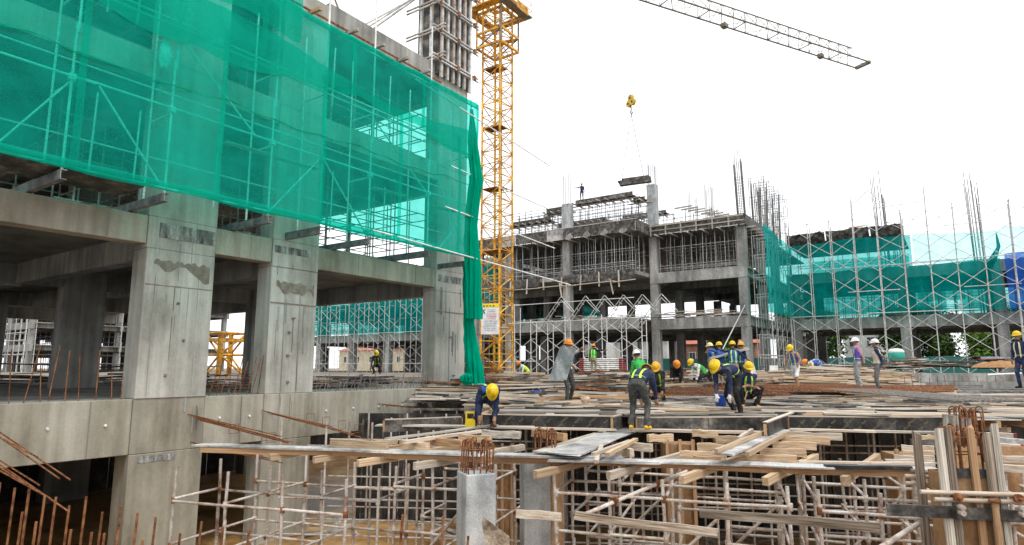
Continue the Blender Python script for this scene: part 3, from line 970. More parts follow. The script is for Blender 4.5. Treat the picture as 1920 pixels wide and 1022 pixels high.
def cage(t, c, z0, z1, w, n, r, mat, ties=True, lean=(0, 0), gap=.45, spread=0.0):
    """column reinforcement: upright bars with square ties"""
    ps = []
    for i in range(n):
        a = 4 * i / n
        s_ = int(a)
        u = a - s_
        q = [(-1 + 2 * u, -1), (1, -1 + 2 * u), (1 - 2 * u, 1), (-1, 1 - 2 * u)][s_]
        ps.append(q)
    for q in ps:
        hh = z1 - rnd(0, (z1 - z0) * .22)
        bar('upright_bar', (c[0] + q[0] * w, c[1] + q[1] * w, z0), (c[0] + q[0] * w * (1 + spread * rnd(-1, 1)) + lean[0], c[1] + q[1] * w + lean[1], hh), r, mat, t, 4)
    if ties:
        z = z0 + .15
        while z < z0 + (z1 - z0) * .62:
            u = (z - z0) / (z1 - z0)
            cx, cy = c[0] + lean[0] * u, c[1] + lean[1] * u
            e = w + r
            MB().path([(cx - e, cy - e, z), (cx + e, cy - e, z), (cx + e, cy + e, z), (cx - e, cy + e, z), (cx - e, cy - e, z)], r * .7, 4).build('tie', mat, t)
            z += gap


def frame_building(name, label, x0, x1, yf, depth, xs, levels, mat, slab=True, loc=None, rows=2, ground_cols=True, roof_form=False, cw=.75):
    t = thing(name, label, 'building', loc or ((x0 + x1) / 2, yf + depth / 2, YARD))
    prev = YARD
    for k, zt in enumerate(levels):
        for r_ in range(rows + 1):
            yc = yf + (depth - cw) * r_ / rows
            for x in xs:
                chamfer_box('column', (x - cw / 2, yc + .012 * (r_ == 0), prev + .004), (x + cw / 2, yc + cw, zt - .99), mat, t, .02)
            if r_ and r_ < rows:
                box('inner_beam', (x0, yc + .1, zt - .85), (x1, yc + .5, zt - .152), mat, t)
        last = k == len(levels) - 1
        box('edge_beam', (x0, yf - .02, zt - .98), (x1, yf + .38, zt), mat, t)
        box('edge_beam', (x0, yf + depth - .4, zt - .98), (x1, yf + depth, zt), mat, t)
        for x in xs:
            box('cross_beam', (x - .2, yf + .39, zt - .8), (x + .2, yf + depth - .41, zt - .154), mat, t)
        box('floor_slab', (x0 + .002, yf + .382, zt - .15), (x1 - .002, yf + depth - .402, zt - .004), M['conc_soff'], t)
        prev = zt
    return t


def props(name, label, x0, x1, ys, z0, z1, step, led, mat, group=None, tran=True, n=5, r=.03, hj=0.0):
    t = thing(name, label, 'shoring', ((x0 + x1) / 2, ys[0], z0), group)
    nx = max(1, int((x1 - x0) / step))
    for y in ys:
        for i in range(nx + 1):
            x = x0 + (x1 - x0) * i / nx + rnd(-.12, .12)
            bar('prop', (x, y, z0), (x + rnd(-.05, .05), y, z1 - rnd(0, hj)), r * rnd(.85, 1.25), mat, t, n)
        for z in led:
            bar('ledger', (x0 - .2, y - .04, z + rnd(-.05, .05)), (x1 + .2, y - .04, z + rnd(-.08, .08)), r * .85, mat, t, n)
    if tran and len(ys) > 1:
        for i in range(0, nx + 1, 2):
            x = x0 + (x1 - x0) * i / nx
            for z in led[:2]:
                bar('transom', (x, ys[0] - .1, z + .05), (x, ys[-1] + .1, z + .05), r * .8, mat, t, n)
    return t


# block to the right: facade at y 56.4
fb1 = frame_building('frame_building', 'tall far concrete frame with a bright floor edge beam right of the hanging bundle', -23.3, -14.45, 56.4, 26, (-22.95, -14.83), (B1, B2), M['conc_far'], rows=4)
for x in (-22.95, -14.83):
    for yc in (56.412, 62.5, 68.6):
        chamfer_box('column', (x - .375, yc, B2 + .004), (x + .375, yc + .75, B3 - .7), M['conc_far'], fb1, .02)
props('storey_props', 'grey props and rails in the third storey of the tall far frame, right bay', -22.4, -15.4, (57.0, 58.2, 59.6, 62, 65, 69), B2, B3 - .75, .95, (B2 + .7, B2 + 2.4, B2 + .4), M['galv'], 'props holding up the far formwork')
rf1 = thing('roof_formwork', 'black roof edge formwork with timber studs on the right far frame', 'formwork', (-18.8, 57, B3 - .7))
box('deck_panel', (-23.2, 56.2, B3 - .78), (-14.3, 82, B3 - .7), M['ply_d'], rf1)
for i in range(6):
    a = -23.0 + i * 1.45
    box('edge_panel', (a, 56.05, B3 - .7), (a + 1.43, 56.1, B3 + .22), M['ply_d'], rf1)
    stick('stud', (a + .1, 55.98, B3 - .85), (a + .1, 55.98, B3 + .3), .1, .06, M['wood_g'], rf1, up=V(0, 1, 0))
    stick('bearer', (a + .7, 55.4, B3 - .85), (a + .7, 57.5, B3 - .85), .1, .12, M['wood_g'], rf1)
for z in (B3 - .35, B3 + .1):
    stick('waler', (-23.1, 55.96, z), (-14.4, 55.96, z), .06, .09, M['wood_g'], rf1)
for i in range(8):
    y0_ = 56.1 + i * 1.5
    box('edge_panel', (-14.32, y0_, B3 - .7), (-14.27, y0_ + 1.48, B3 + .22), M['ply_d'], rf1)
    stick('bearer', (-15.5, y0_ + .7, B3 - .86), (-13.6, y0_ + .7, B3 - .86), .1, .12, M['wood_g'], rf1)
# block to the left of it, one step nearer
fb2 = frame_building('frame_building', 'wide far concrete frame behind the crane mast with props in its third storey', -42, -23.4, 53.5, 28, (-30.7, -37.6, -41.6), (B1,), M['conc_far'], rows=4)
for x in (-30.7, -37.6, -41.6):
    for yc in (53.512, 61, 68, 75):
        chamfer_box('column', (x - .375, yc, B1 + .004), (x + .375, yc + .75, B2 - .9), M['conc_far'], fb2, .02)
        chamfer_box('column', (x - .375, yc, B2 + .004), (x + .375, yc + .75, B3 - .7), M['conc_far'], fb2, .02)
box('floor_slab', (-42, 53.6, B2 - .35), (-23.4, 81, B2), M['conc_far'], fb2)
box('inner_beam', (-42, 60, B2 - .95), (-23.4, 60.4, B2 - .352), M['conc_far'], fb2)
bf = thing('beam_formwork', 'ragged timber and black panel formwork hanging on the middle floor edge', 'formwork', (-32, 53.3, B2 - 1.0))
for i in range(9):
    a = -41.6 + i * 2.02
    if i not in (4,):
        box('side_panel', (a, 53.2, B2 - .75 + rnd(-.1, .05)), (a + 1.95, 53.26, B2 + .05), M['ply_d'], bf)
    stick('hanger', (a + .5, 53.12, B2 - rnd(1.0, 1.6)), (a + .5 + rnd(-.2, .2), 53.12, B2 + rnd(-.1, .1)), .14, .06, M['wood_g'], bf, up=V(0, 1, 0))
    bar('edge_tube', (a - .1, 53.05, B2 - .95 + rnd(-.06, .06)), (a + 2.15, 53.05, B2 - .95 + rnd(-.06, .06)), .05, M['wood_p'], bf)
for x in (-30.9, -30.3, -25.5):
    plank('loose_board', (x, 53.0, B2 - 2.1), (x + rnd(-.4, .4), 53.0, B2 - .7), .22, .05, M['wood_p'], bf)
props('storey_props', 'dense grey props and rails in the third storey behind the crane mast', -41.5, -23.9, (53.9, 55.2, 56.6, 59, 63, 68), B2 + .02, B3 - .72, .9, (B2 + .55, B2 + .95, B2 + 2.2), M['galv'], 'props holding up the far formwork')
rf2 = thing('roof_formwork', 'black sagging roof edge formwork above the dense props behind the crane', 'formwork', (-32, 53.4, B3 - .7))
box('deck_panel', (-42, 53.2, B3 - .76), (-23.1, 81, B3 - .68), M['ply_d'], rf2)
for i in range(10):
    a = -41.9 + i * 1.88
    dz = rnd(-.12, .06)
    tilt = rnd(0, .14)
    box('edge_panel', (a, 52.95 - tilt, B3 - .72 + dz), (a + 1.86, 53.0 - tilt + .02, B3 + .3), [M['ply_d'], M['ply_d'], M['ply_g']][i % 3] if i < 6 else M['ply_d'], rf2)
    stick('bearer', (a + .6, 52.3, B3 - .84), (a + .6, 55, B3 - .84), .1, .12, M['wood_g'], rf2)
    if i > 5:
        stick('flap', (a + .5, 52.8, B3 - .75), (a + 1.0, 52.75, B3 - .45), .5, .05, M['ply_g'], rf2, up=V(0, 1, .4))
box('edge_panel', (-23.1, 53.0, B3 - .7), (-23.05, 56.1, B3 + .3), M['ply_d'], rf2)
stick('edge_rail', (-41.9, 52.9, B3 + .33), (-23.0, 52.9, B3 + .33), .08, .06, M['wood_g'], rf2)
# scaffold and table forms on that roof
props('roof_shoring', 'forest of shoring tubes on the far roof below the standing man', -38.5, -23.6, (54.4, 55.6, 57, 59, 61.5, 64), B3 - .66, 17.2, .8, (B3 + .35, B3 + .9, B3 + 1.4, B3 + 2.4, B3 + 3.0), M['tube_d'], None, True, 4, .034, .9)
tf = thing('table_forms', 'dark plywood table forms laid on top of the roof shoring', 'formwork', (-30, 57, 16.6))
for (xa_, xb_, y_, za_, zb_) in ((-33.5, -30.9, 54.5, 16.3, 16.75), (-30.5, -24.3, 55.2, 17.0, 17.36), (-38.5, -33.6, 55.5, 15.8, 16.2), (-24.6, -23.4, 56, 16.6, 16.9), (-36, -30, 61, 16.5, 16.8), (-29, -24, 63, 16.8, 17.1)):
    box('side_panel', (xa_, y_, za_), (xb_, y_ + .06, zb_), M['ply_d'], tf)
    box('soffit_panel', (xa_, y_ + .062, za_), (xb_, y_ + 1.2, za_ + .05), M['ply_d'], tf)
    for k in range(int((xb_ - xa_) / .9) + 1):
        stick('bearer', (xa_ + k * .9, y_ - .7, za_ - .08), (xa_ + k * .9, y_ + 1.9, za_ - .08), .1, .12, M['wood_g'], tf)
    stick('runner', (xa_ - .6, y_ + .4, za_ - .2), (xb_ + .6, y_ + .4, za_ - .2), .1, .12, M['wood_g'], tf)
for i, (x, y, z1_, zb_, lab) in enumerate(((-30.7, 53.9, 16.7, 20.0, 'bare concrete column with upright bars beside the man on the far roof'), (-22.95, 56.8, 18.1, 20.6, 'tall bare concrete column with bars under the hanging bundle'))):
    t = thing('roof_column', lab, 'column', (x, y, B3 - .6), 'bare columns above the far roofs')
    chamfer_box('shaft', (x - .45, y - .35, B3 - .69), (x + .45, y + .35, z1_), M['conc_blue'], t, .02)
    cage(t, (x, y), z1_ - .3, zb_, .38, 14, .018, M['rebar_g'], False)
ct = thing('roof_column', 'short pale column with bars behind the roof workers, right of the tall column', 'column', (-20.5, 66, B3 - .6), 'bare columns above the far roofs')
chamfer_box('shaft', (-20.9, 66, B3 - .69), (-20.1, 66.7, 16.4), M['conc_blue'], ct, .02)
cage(ct, (-20.5, 66.35), 16.2, 20.3, .35, 12, .02, M['rebar_g'], False)
for i, (px_, py0, py1, yy, lab) in enumerate(((1300, 405, 352, 66, 'bundle of upright bars standing on the far roof, second right of the tall column'), (1340, 405, 378, 68, 'short bundle of upright bars on the far roof left of the corner cage'))):
    p = at(px_, py0, y=yy)
    t = thing('column_bars', lab, 'rebar cage', p, 'upright column bars on the far roofs')
    cage(t, (p.x, p.y), B3 - .6, at(px_, py1, y=yy).z, .38, 12, .02, M['rebar_g'], False)
ex = props('roof_shoring', 'lower shoring tubes and timber right of the tall bare column', -22, -18.6, (60, 62, 64.5), B3 - .66, 16.2, 1.0, (B3 + .5, B3 + 1.6), M['tube_d'], None, True, 4, .034, .8)
for k in range(7):
    stick('timber', (-22 + k * .5, 60 + k * .5, 16.3 - .1 * k), (-20.2 + k * .45, 60 + k * .5, 16.35 - .1 * k), .12, .14, M['wood_g'], ex)
# corner cage and the cages along the side
for i, (x, y, top, w, lab) in enumerate(((-14.75, 56.9, 20.1, .3, 'tall dense bar cage rising at the corner of the far frame'), (-14.6, 61.5, 18.3, .3, 'second bar cage, behind the scaffold frames next to the corner'), (-14.6, 64.2, 19.2, .3, 'third bar cage, behind the scaffold frames next to the corner'), (-14.4, 68.5, 18.8, .32, 'fourth bar cage behind the frames, nearest the green net'))):
    t = thing('column_bars', lab, 'rebar cage', (x, y, B3 - .6), 'upright column bars on the far roofs')
    cage(t, (x, y), B3 - .68, top, w, 16, .024, M['rebar_g'], True, (rnd(-.15, .15), 0), .3)


def portal(t, x0, x1, y, z0, lifts, h=1.72):
    """walk-through scaffold frames stacked on each other"""
    for k in range(lifts):
        z = z0 + k * h
        for x in (x0, x1):
            bar('frame_leg', (x, y, z), (x, y, z + h - .02), .03, M['tube_d'] if z > 11 else M['galv'], t, 5)  # upper frames take the darker silhouette colour
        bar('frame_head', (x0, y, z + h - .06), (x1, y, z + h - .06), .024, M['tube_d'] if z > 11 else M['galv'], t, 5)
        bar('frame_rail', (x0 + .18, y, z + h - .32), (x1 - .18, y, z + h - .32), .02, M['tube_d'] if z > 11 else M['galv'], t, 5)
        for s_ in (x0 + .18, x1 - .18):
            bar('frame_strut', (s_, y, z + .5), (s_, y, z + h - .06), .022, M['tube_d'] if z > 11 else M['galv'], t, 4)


pf = thing('frame_scaffold', 'rows of walk-through scaffold frames climbing the side of the far building above the green net', 'scaffold', (-13.2, 60, YARD))
for i in range(6):
    portal(pf, -14.05, -12.75, 57.0 + i * 1.83, YARD if i < 6 else 6, 10 + (i % 2 == 0) * 0)
for i in range(5):
    for k in range(10):
        z = YARD + k * 1.72
        if k < 6 or (i + k) % 2:
            bar('cross_brace', (-12.73, 57.0 + i * 1.83, z + .25), (-12.73, 57.0 + (i + 1) * 1.83, z + 1.4), .014, M['galv'], pf, 4)
            bar('cross_brace', (-12.73, 57.0 + i * 1.83, z + 1.4), (-12.73, 57.0 + (i + 1) * 1.83, z + .25), .014, M['galv'], pf, 4)

# ------------------------------------------------------------------ netted wing at the back right
YW = 64.6
wing = frame_building('frame_building', 'low netted concrete wing at the back right with open ground floor', -13.0, 24, YW + .3, 14, (-12.4, -3.6, 3.1, 10.5, 18), (B1, B2), M['conc_far'], cw=.8)
props('storey_props', 'props in the netted storey of the back right wing', -12, 20, (YW + 1.0, YW + 2.6, YW + 5, YW + 9), B1 + .02, B2 - 1.0, 1.1, (B1 + .8, B1 + 2.2), M['galv'], 'props holding up the far formwork')
props('storey_props', 'props in the upper storey of the back right wing, behind the dark canvas', -12, -3.6, (YW + 1.0, YW + 2.6), B2 + .02, 12.4, 1.1, (B2 + .8, B2 + 2.0), M['galv'], 'props holding up the far formwork')
for (xa_, xb_, y_, za_, zb_, lab) in ((-12.6, -5.2, YW + 12, B1 + .02, B2 - .9, 'teal net closing the back of the wing\'s middle storey, left of the white gaps'), (-3.0, -.6, YW + 12.2, B1 + .02, B2 - .9, 'narrow teal net at the back of the wing between two white gaps'), (.6, 20, YW + 12, B1 + .02, B2 - .9, 'teal net closing the back of the wing behind the blue net'), (-12.6, -3.4, YW + 12, B2 + .1, 12.3, 'teal net closing the back of the upper storey under the canvas'), (-5.4, 1.0, YW + 12.4, B1 + 2.2, B2 - .9, 'strip of teal net high at the back of the wing')):
    v = [(xa_, y_, za_), (xb_, y_, za_), (xb_, y_, zb_), (xa_, y_, zb_)]
    tag(link('safety_net', newmesh('safety_net', v, [(0, 1, 2, 3)], M['net_t'])), lab, 'safety net', 'nets on the far buildings')
# dark canvas covers on the upper deck
cv = thing('roof_covers', 'dark crumpled canvas covers along the upper edge of the netted wing', 'cover', (-8, YW, 12.4))
for (xa_, xb_) in ((-12.6, -9.3), (-9.2, -5.7), (-5.6, -3.2)):
    v, f = [], []
    nx, nz = 26, 9
    for j in range(nz + 1):
        for i in range(nx + 1):
            x = xa_ + (xb_ - xa_) * i / nx
            w = j / nz
            v.append((x, YW - .1 - .55 * math.sin(w * math.pi * .5) + .18 * noise.noise(V(x * 1.3, w * 3, xa_)), 12.55 + (w - .5) * 1.15 * (1 + .2 * noise.noise(V(x * .8, 2, 1))) + .14 * noise.noise(V(x * 2, w * 2, 7))))
    v += [(p[0], p[1] + .03, p[2]) for p in v]
    nn = (nx + 1) * (nz + 1)
    for j in range(nz):
        for i in range(nx):
            a = j * (nx + 1) + i
            f.append((a, a + 1, a + nx + 2, a + nx + 1))
            f.append((nn + a, nn + a + nx + 1, nn + a + nx + 2, nn + a + 1))
    link('canvas', newmesh('canvas', v, f, M['ply_d'], True), None, cv)
box('deck', (-12.8, YW + .2, 12.3), (-3.2, YW + 9, 12.42), M['ply_d'], cv)
heap('timber_pile', 'little stack of timber on top of the dark canvas covers', 'timber pile', (-6.6, YW + .3, 13.0), .7, .25, 14, M['wood'], .8, 1.8, 0, .3, top=.55, mats=[M['wood_g'], M['wood']])


def brace_scaffold(name, label, x0, y, z0, n, lifts, bay=1.83, h=1.72, deep=1.0, tops=None, rails=(), mt=M['galv']):
    t = thing(name, label, 'scaffold', (x0 + n * bay / 2, y, z0))
    for i in range(n + 1):
        x = x0 + i * bay
        L = (tops[i % len(tops)] if tops else lifts)
        zt = z0 + L * h + rnd(-.15, .25)
        zm = z0 + L * h * .55
        for dy in (0, deep):
            bar('standard', (x, y + dy, z0), (x, y + dy, zm - .01), .042, mt, t, 5)
            bar('standard', (x, y + dy, zm), (x + rnd(-.03, .03), y + dy, zt - (rnd(0, .5) if dy else 0)), .042, mt, t, 5)
        for k in range(L):
            bar('rung', (x, y, z0 + (k + 1) * h - .1), (x, y + deep, z0 + (k + 1) * h - .1), .026, mt, t, 4)
    for i in range(n):
        xa_, xb_ = x0 + i * bay, x0 + (i + 1) * bay
        L = min(tops[i % len(tops)], tops[(i + 1) % len(tops)]) if tops else lifts
        for k in range(L):
            za_, zb_ = z0 + k * h + .2 + rnd(-.06, .06), z0 + (k + 1) * h - .2 + rnd(-.06, .06)
            if rnd(0, 1) < .12:
                continue
            bar('cross_brace', (xa_, y - .04, za_ + rnd(-.05, .05)), (xb_, y - .04, zb_), .024, mt, t, 4)
            bar('cross_brace', (xa_, y - .06, zb_), (xb_, y - .06, za_), .024, mt, t, 4)
    for (a, b, z) in rails:
        bar('rail', (a, y - .09, z), (b, y - .09, z + rnd(-.04, .04)), .034, mt, t, 5)
    return t


brace_scaffold('brace_scaffold', 'cross-braced frame scaffold standing in front of the netted back right wing', -12.3, 62.4, YARD, 17, 8, tops=[8, 8, 8, 9, 8, 8, 9, 8, 8, 8], rails=((-12.5, -6, 5.22), (-6.2, 1.6, 5.3), (-4.2, .4, 9.3), (-9.5, -3.2, 9.35), (-7.5, -3.6, 7.2), (.8, 4.4, 7.1), (-5.2, -1.8, 14.4), (-.2, 2.3, 12.2), (-3, 4, 9.4)))


def sheet_x(name, label, x0, x1, y, zlo, zhi, mat, nx, nz, seed, cat='safety net', group=None, amp=1.0):
    v, f = [], []
    for j in range(nz + 1):
        for i in range(nx + 1):
            x = x0 + (x1 - x0) * i / nx
            w = j / nz
            z = zlo(x) + (zhi(x) - zlo(x)) * w
            v.append((x, y + amp * (.12 * noise.noise(V(x * .9, z * .5, seed)) + .05 * noise.noise(V(x * 3.1, z * 1.2, seed + 3))), z))
    for j in range(nz):
        for i in range(nx):
            a = j * (nx + 1) + i
            f.append((a, a + 1, a + nx + 2, a + nx + 1))
    return tag(link(name, newmesh(name, v, f, mat, True)), label, cat, group)


G2 = 'nets on the far buildings'
YN = 63.55
sheet_x('safety_net', 'long teal safety net over the middle storey of the back right wing', -12.4, 3.3, YN, lambda x: B1 + .12 - .05 * math.sin(x), lambda x: 9.3 + .1 * math.sin(x * .8), M['net_t'], 90, 22, 3, group=G2)
sheet_x('safety_net', 'teal net tier over the upper storey below the dark canvas covers', -12.4, -2.6, YN, lambda x: 9.15, lambda x: 12.2 - .25 * abs(math.sin(x * .45)), M['net_t'], 60, 16, 9, group=G2)
sheet_x('safety_net', 'pale thin teal net spread between poles against the sky, right of the bar cage', -2.5, 3.6, YN + .1, lambda x: 9.25, lambda x: 12.1 - .08 * (x + 2.5) - .12 * math.sin((x + 2.5) * .5), netting('thin_net', (.05, .5, .46), (.72, .98, .97), .72), 40, 12, 15, group=G2)
sheet_x('safety_net', 'bright blue safety net at the far right end of the wing', 3.6, 12, YN - .1, lambda x: B1 + .1, lambda x: 9.6 - .1 * math.sin(x), M['net_b'], 50, 20, 21, group=G2)
sheet_x('safety_net', 'thin pale blue net strip above the bright blue net', 3.6, 12, YN, lambda x: 9.6, lambda x: 12.0 - .35 * math.sin((x - 3.6) * .75), netting('thin_blue_net', (.1, .45, .6), (.75, .92, 1), .75), 40, 10, 25, group=G2)
# green side net that starts high at a pole and sags
v, f = [], []
nx, nz = 50, 34
for j in range(nz + 1):
    for i in range(nx + 1):
        u = i / nx
        y = 54.6 + u * 9.0
        x = -12.45 + .3 * u
        zt = 12.7 - 1.0 * min(1, u * 2.2) + .35 * math.sin(u * 3)
        z = 5.2 + (zt - 5.2) * j / nz
        v.append((x + .14 * noise.noise(V(y * .9, z * .35, 31)) + .05 * noise.noise(V(y * 4, z * .8, 3)), y, z))
for j in range(nz):
    for i in range(nx):
        a = j * (nx + 1) + i
        f.append((a, a + 1, a + nx + 2, a + nx + 1))
tag(link('safety_net', newmesh('safety_net', v, f, M['net_t'], True)), 'teal net hung down the side scaffold, its top corner rising to a point', 'safety net', G2)
gathered('gathered_net', 'bunch of teal net knotted round the pole where teal meets blue', [V(3.25, 63.2, 11.3), V(3.3, 63.2, 10.2), V(2.7, 63.1, 9.0), V(2.0, 63.1, 7.4)], [.05, .14, .35, .12], M['net_t'], 6.0)
for i, (px_, top, sp, lab) in enumerate(((1673, 310, .12, 'tall splayed column bars rising left of the thin pale net'), (1855, 310, .15, 'tall leaning column bars rising above the blue net'), (1700, 400, .1, 'shorter column bars beside the end of the dark canvas'))):
    p = at(px_, 600, y=65)
    t = thing('column_bars', lab, 'rebar cage', V(p.x, 65, B2), 'upright column bars on the far roofs')
    cage(t, (p.x - .1, 65.0), B1, at(px_, top, y=65).z, .36, 13, .026, M['rebar_g'], False, (-.2 if i < 2 else 0, 0), .45, .35)
tl_ = thing('tilted_frame', 'scaffold frame tilted like a diamond above the dark canvas covers', 'scaffold frame', (-6.2, 62.4, 14.0))
c0 = at(1628, 368, y=62.3)
for a_, b_ in (((0, 0, .55), (1.15, 0, -1.0)), ((0, 0, .55), (-.9, 0, -.3)), ((-.9, 0, -.3), (.25, 0, -1.8)), ((-.2, 0, .35), (.85, 0, -1.05))):
    bar('tube', c0 + V(*a_), c0 + V(*b_), .03, M['galv'], tl_, 5)

# scaffold on the ground in front of the wide frame, with frames laid slantwise on top
brace_scaffold('brace_scaffold', 'cross-braced scaffold at ground level between the crane mast and the first far column', -35.6, 51.8, YARD, 7, 3, bay=1.9, tops=[4, 3, 3, 3, 3, 3, 3, 3], rails=((-36.4, -22.8, 5.0), (-37.5, -22.9, 6.75), (-39, -33, 1.3)), mt=M['galv_w'])
for i in range(6):
    px_ = 1062 + i * 35.5 - (i == 0) * 10
    apex = at(px_, 556 - i * 1.0, y=51.6)
    t = thing('tilted_frame', 'ladder-like scaffold frame propped slantwise on the scaffold, %s from the crane' % ordw[i], 'scaffold frame', V(apex.x, 51.6, B1), 'slanting frames on the ground scaffold')
    for off in (0, .3):
        bar('tube', apex + V(off * .2, 0, -off), apex + V(-2.3 + off, 0, -2.75 - off * .3), .036, M['galv'], t, 5)
        bar('tube', apex + V(-off * .2, .1, -off), apex + V(1.35 - off * .7, .1, -1.5), .034, M['galv'], t, 5)
    for k in range(1, 5):
        u = k / 5
        bar('rung', apex + V(-2.3 * u, 0, -2.75 * u), apex + V(-2.3 * u + .3, 0, -2.75 * u - .25), .022, M['galv'], t, 4)
heap('timber_pile', 'weathered boards heaped on the first floor of the far right frame', 'timber pile', (-18.9, 57.0, B1), 3.4, .5, 46, M['wood_g'], 1.2, 3.6, .05, .28, top=.9, w=.12, mats=[M['wood_g'], M['wood_g'], M['ply_d'], M['wood_p']])
heap('timber_pile', 'weathered boards heaped on the first floor behind the slanting frames', 'timber pile', (-29.5, 54.6, B1), 5.5, .5, 46, M['wood_g'], 1.2, 3.6, .05, .28, top=.7, w=.12, mats=[M['wood_g'], M['wood_g'], M['ply_d'], M['wood_p']])
lp = thing('leaning_pole', 'long pale pole leaning against the first floor of the far right frame', 'pole', (-17, 51, YARD))
bar('tube', at(1355, 655, y=50), at(1397, 572, y=55.8), .05, M['alu'], lp, 6)

# netted block far behind the near building's openings
brace_scaffold('brace_scaffold', 'cross-braced scaffold on the far block seen through the near building\'s openings', -86, 58.2, YARD, 22, 6, bay=1.9, tops=[6], rails=((-86, -44, 5.1), (-86, -44, 1.2)))
frame_building('frame_building', 'netted far block seen through the near building\'s ground floor', -92, -43, 60.4, 26, (-90, -83, -76, -69, -62, -55, -48, -43.5), (B1, B2, B3), M['conc_far'], cw=.8, rows=4)
props('storey_props', 'props standing inside the netted far block seen through the widest opening', -88, -44, (62, 65, 70), B1 + .02, B2 - 1, 1.5, (B1 + .9, B1 + 2.2), M['galv'], 'props holding up the far formwork', r=.05)
tag(link('safety_net', newmesh('safety_net', [(-92, 80, B1 + .1), (-60, 80, B1 + .1), (-60, 80, 12.8), (-92, 80, 12.8)], [(0, 1, 2, 3)], M['net_t'])), 'teal net at the back of the far block, left of its white gaps', 'safety net', 'nets on the far buildings')
tag(link('safety_net', newmesh('safety_net', [(-57, 80, B1 + .1), (-40, 80, B1 + .1), (-40, 80, 12.8), (-57, 80, 12.8)], [(0, 1, 2, 3)], M['net_t'])), 'teal net at the back of the far block, right of its white gaps', 'safety net', 'nets on the far buildings')
sheet_x('safety_net', 'teal safety net on the far block seen through the widest opening', -88, -43.5, 59.6, lambda x: B1 + .1, lambda x: 13.0, M['net_t'], 110, 24, 41, group=G2, amp=1.6)
frame_building('frame_building', 'grey unfinished block with pale floor bands seen through the leftmost opening', -170, -108, 36, 30, (-149, -141, -133, -125, -117, -109), (4.0, 7.2, 10.4), M['conc_far'], cw=.7, rows=5)
props('storey_props', 'grey props and rails on the block seen through the leftmost opening', -150, -108, (35.4, 36.6, 42, 48, 55), YARD, 10, 2.0, (1.3, 2.6, 4.6, 5.6, 7.9), M['galv'], 'props holding up the far formwork', r=.06)

# ------------------------------------------------------------------ beyond the site: trees and houses
def tree(label, c, h, r, mat, n=2600, seed=0, leaf=.34, palm=False):
    t = thing('tree', label, 'tree', c)
    rr = random.Random(seed)
    c = Vector(c)
    mb = MB()
    mb.path([c, c + V(.1, 0, h * .3), c + V(-.05, .1, h * .55)], r * .07, 7)
    for k in range(6):
        a = k * 1.05 + seed
        mb.path([c + V(0, 0, h * rr.uniform(.3, .5)), c + V(math.cos(a) * r * .4, math.sin(a) * r * .4, h * .62), c + V(math.cos(a) * r * .75, math.sin(a) * r * .75, h * rr.uniform(.7, .85))], r * .03, 5)
    mb.build('trunk', M['bark'], t)
    cl = []
    for k in range(26):
        a, b = rr.uniform(0, 6.28), rr.uniform(-.85, 1)
        q = rr.uniform(.3, .95)
        cl.append((c + V(math.cos(a) * r * q * .85, math.sin(a) * r * q * .85, h * .52 + b * h * .42), r * rr.uniform(.25, .48)))
    v, f = [], []
    for i in range(n):
        p, s_ = cl[i % len(cl)]
        d = V(rr.gauss(0, 1), rr.gauss(0, 1), rr.gauss(0, 1)).normalized()
        q = p + d * s_ * rr.uniform(.35, 1.1)
        x = V(rr.gauss(0, 1), rr.gauss(0, 1), rr.gauss(0, .6)).normalized()
        y = x.cross(d + V(.01, .2, .1)).normalized()
        L = leaf * rr.uniform(.6, 1.4)
        b = len(v)
        v += [q - x * L * .5, q + y * L * .28, q + x * L * .6 - V(0, 0, L * .15), q - y * L * .28]
        f.append((b, b + 1, b + 2, b + 3))
    link('crown', newmesh('crown', v, f, mat), None, t)


tree('big dark green tree behind the open ground floor, left of the two white helmets', (-17, 96, YARD), 8.5, 4.6, M['leaf'], 16200, 1, 0.39)
tree('dense green tree seen between the two ground floor column pairs right of the white helmets', (-4.5, 99, YARD), 8.5, 4.4, M['leaf'], 16200, 2, 0.39)
tree('bright green bushy tree in front of the fence at the right', (3.2, 94, YARD), 5.4, 3.4, M['leaf_l'], 11700, 3, 0.35)
tree('tall green tree at the back, left of the brick house', (7.5, 106, YARD), 8.0, 4.2, M['leaf'], 13500, 4, 0.39)
tree('yellow green shrub behind the corner column of the far frame', (-27, 90, YARD), 5.6, 2.6, M['leaf_l'], 8100, 5, 0.31)
tree('low bright green shrub seen behind the crane\'s foot', (-46, 84, YARD), 2.6, 2.4, M['leaf_l'], 6750, 6, 0.28)
tree('dark green tree behind the far netted block', (-70, 95, YARD), 7.0, 4.0, M['leaf'], 10800, 7, 0.39)

M['brick'] = surf('brick_red', [(.22, .10, .07), (.34, .17, .12), (.42, .25, .19)], 1.2, vary=.1, fine=6, fine_amt=.3, bump=.3)
M['plast'] = surf('pale_plaster', [(.50, .50, .48), (.66, .66, .64), (.75, .75, .73)], .5, vary=.06, fine=5, fine_amt=.1)
M['cream'] = surf('cream_plaster', [(.55, .46, .30), (.66, .57, .40)], .5, vary=.06, fine=5, fine_amt=.1)
M['rooft'] = surf('terracotta', [(.30, .09, .06), (.46, .16, .11)], 2, vary=.1)
M['glass'] = plain('window_glass', (.06, .08, .09), .15)
M['teal_f'] = plain('teal_fence', (.05, .24, .22), .6)


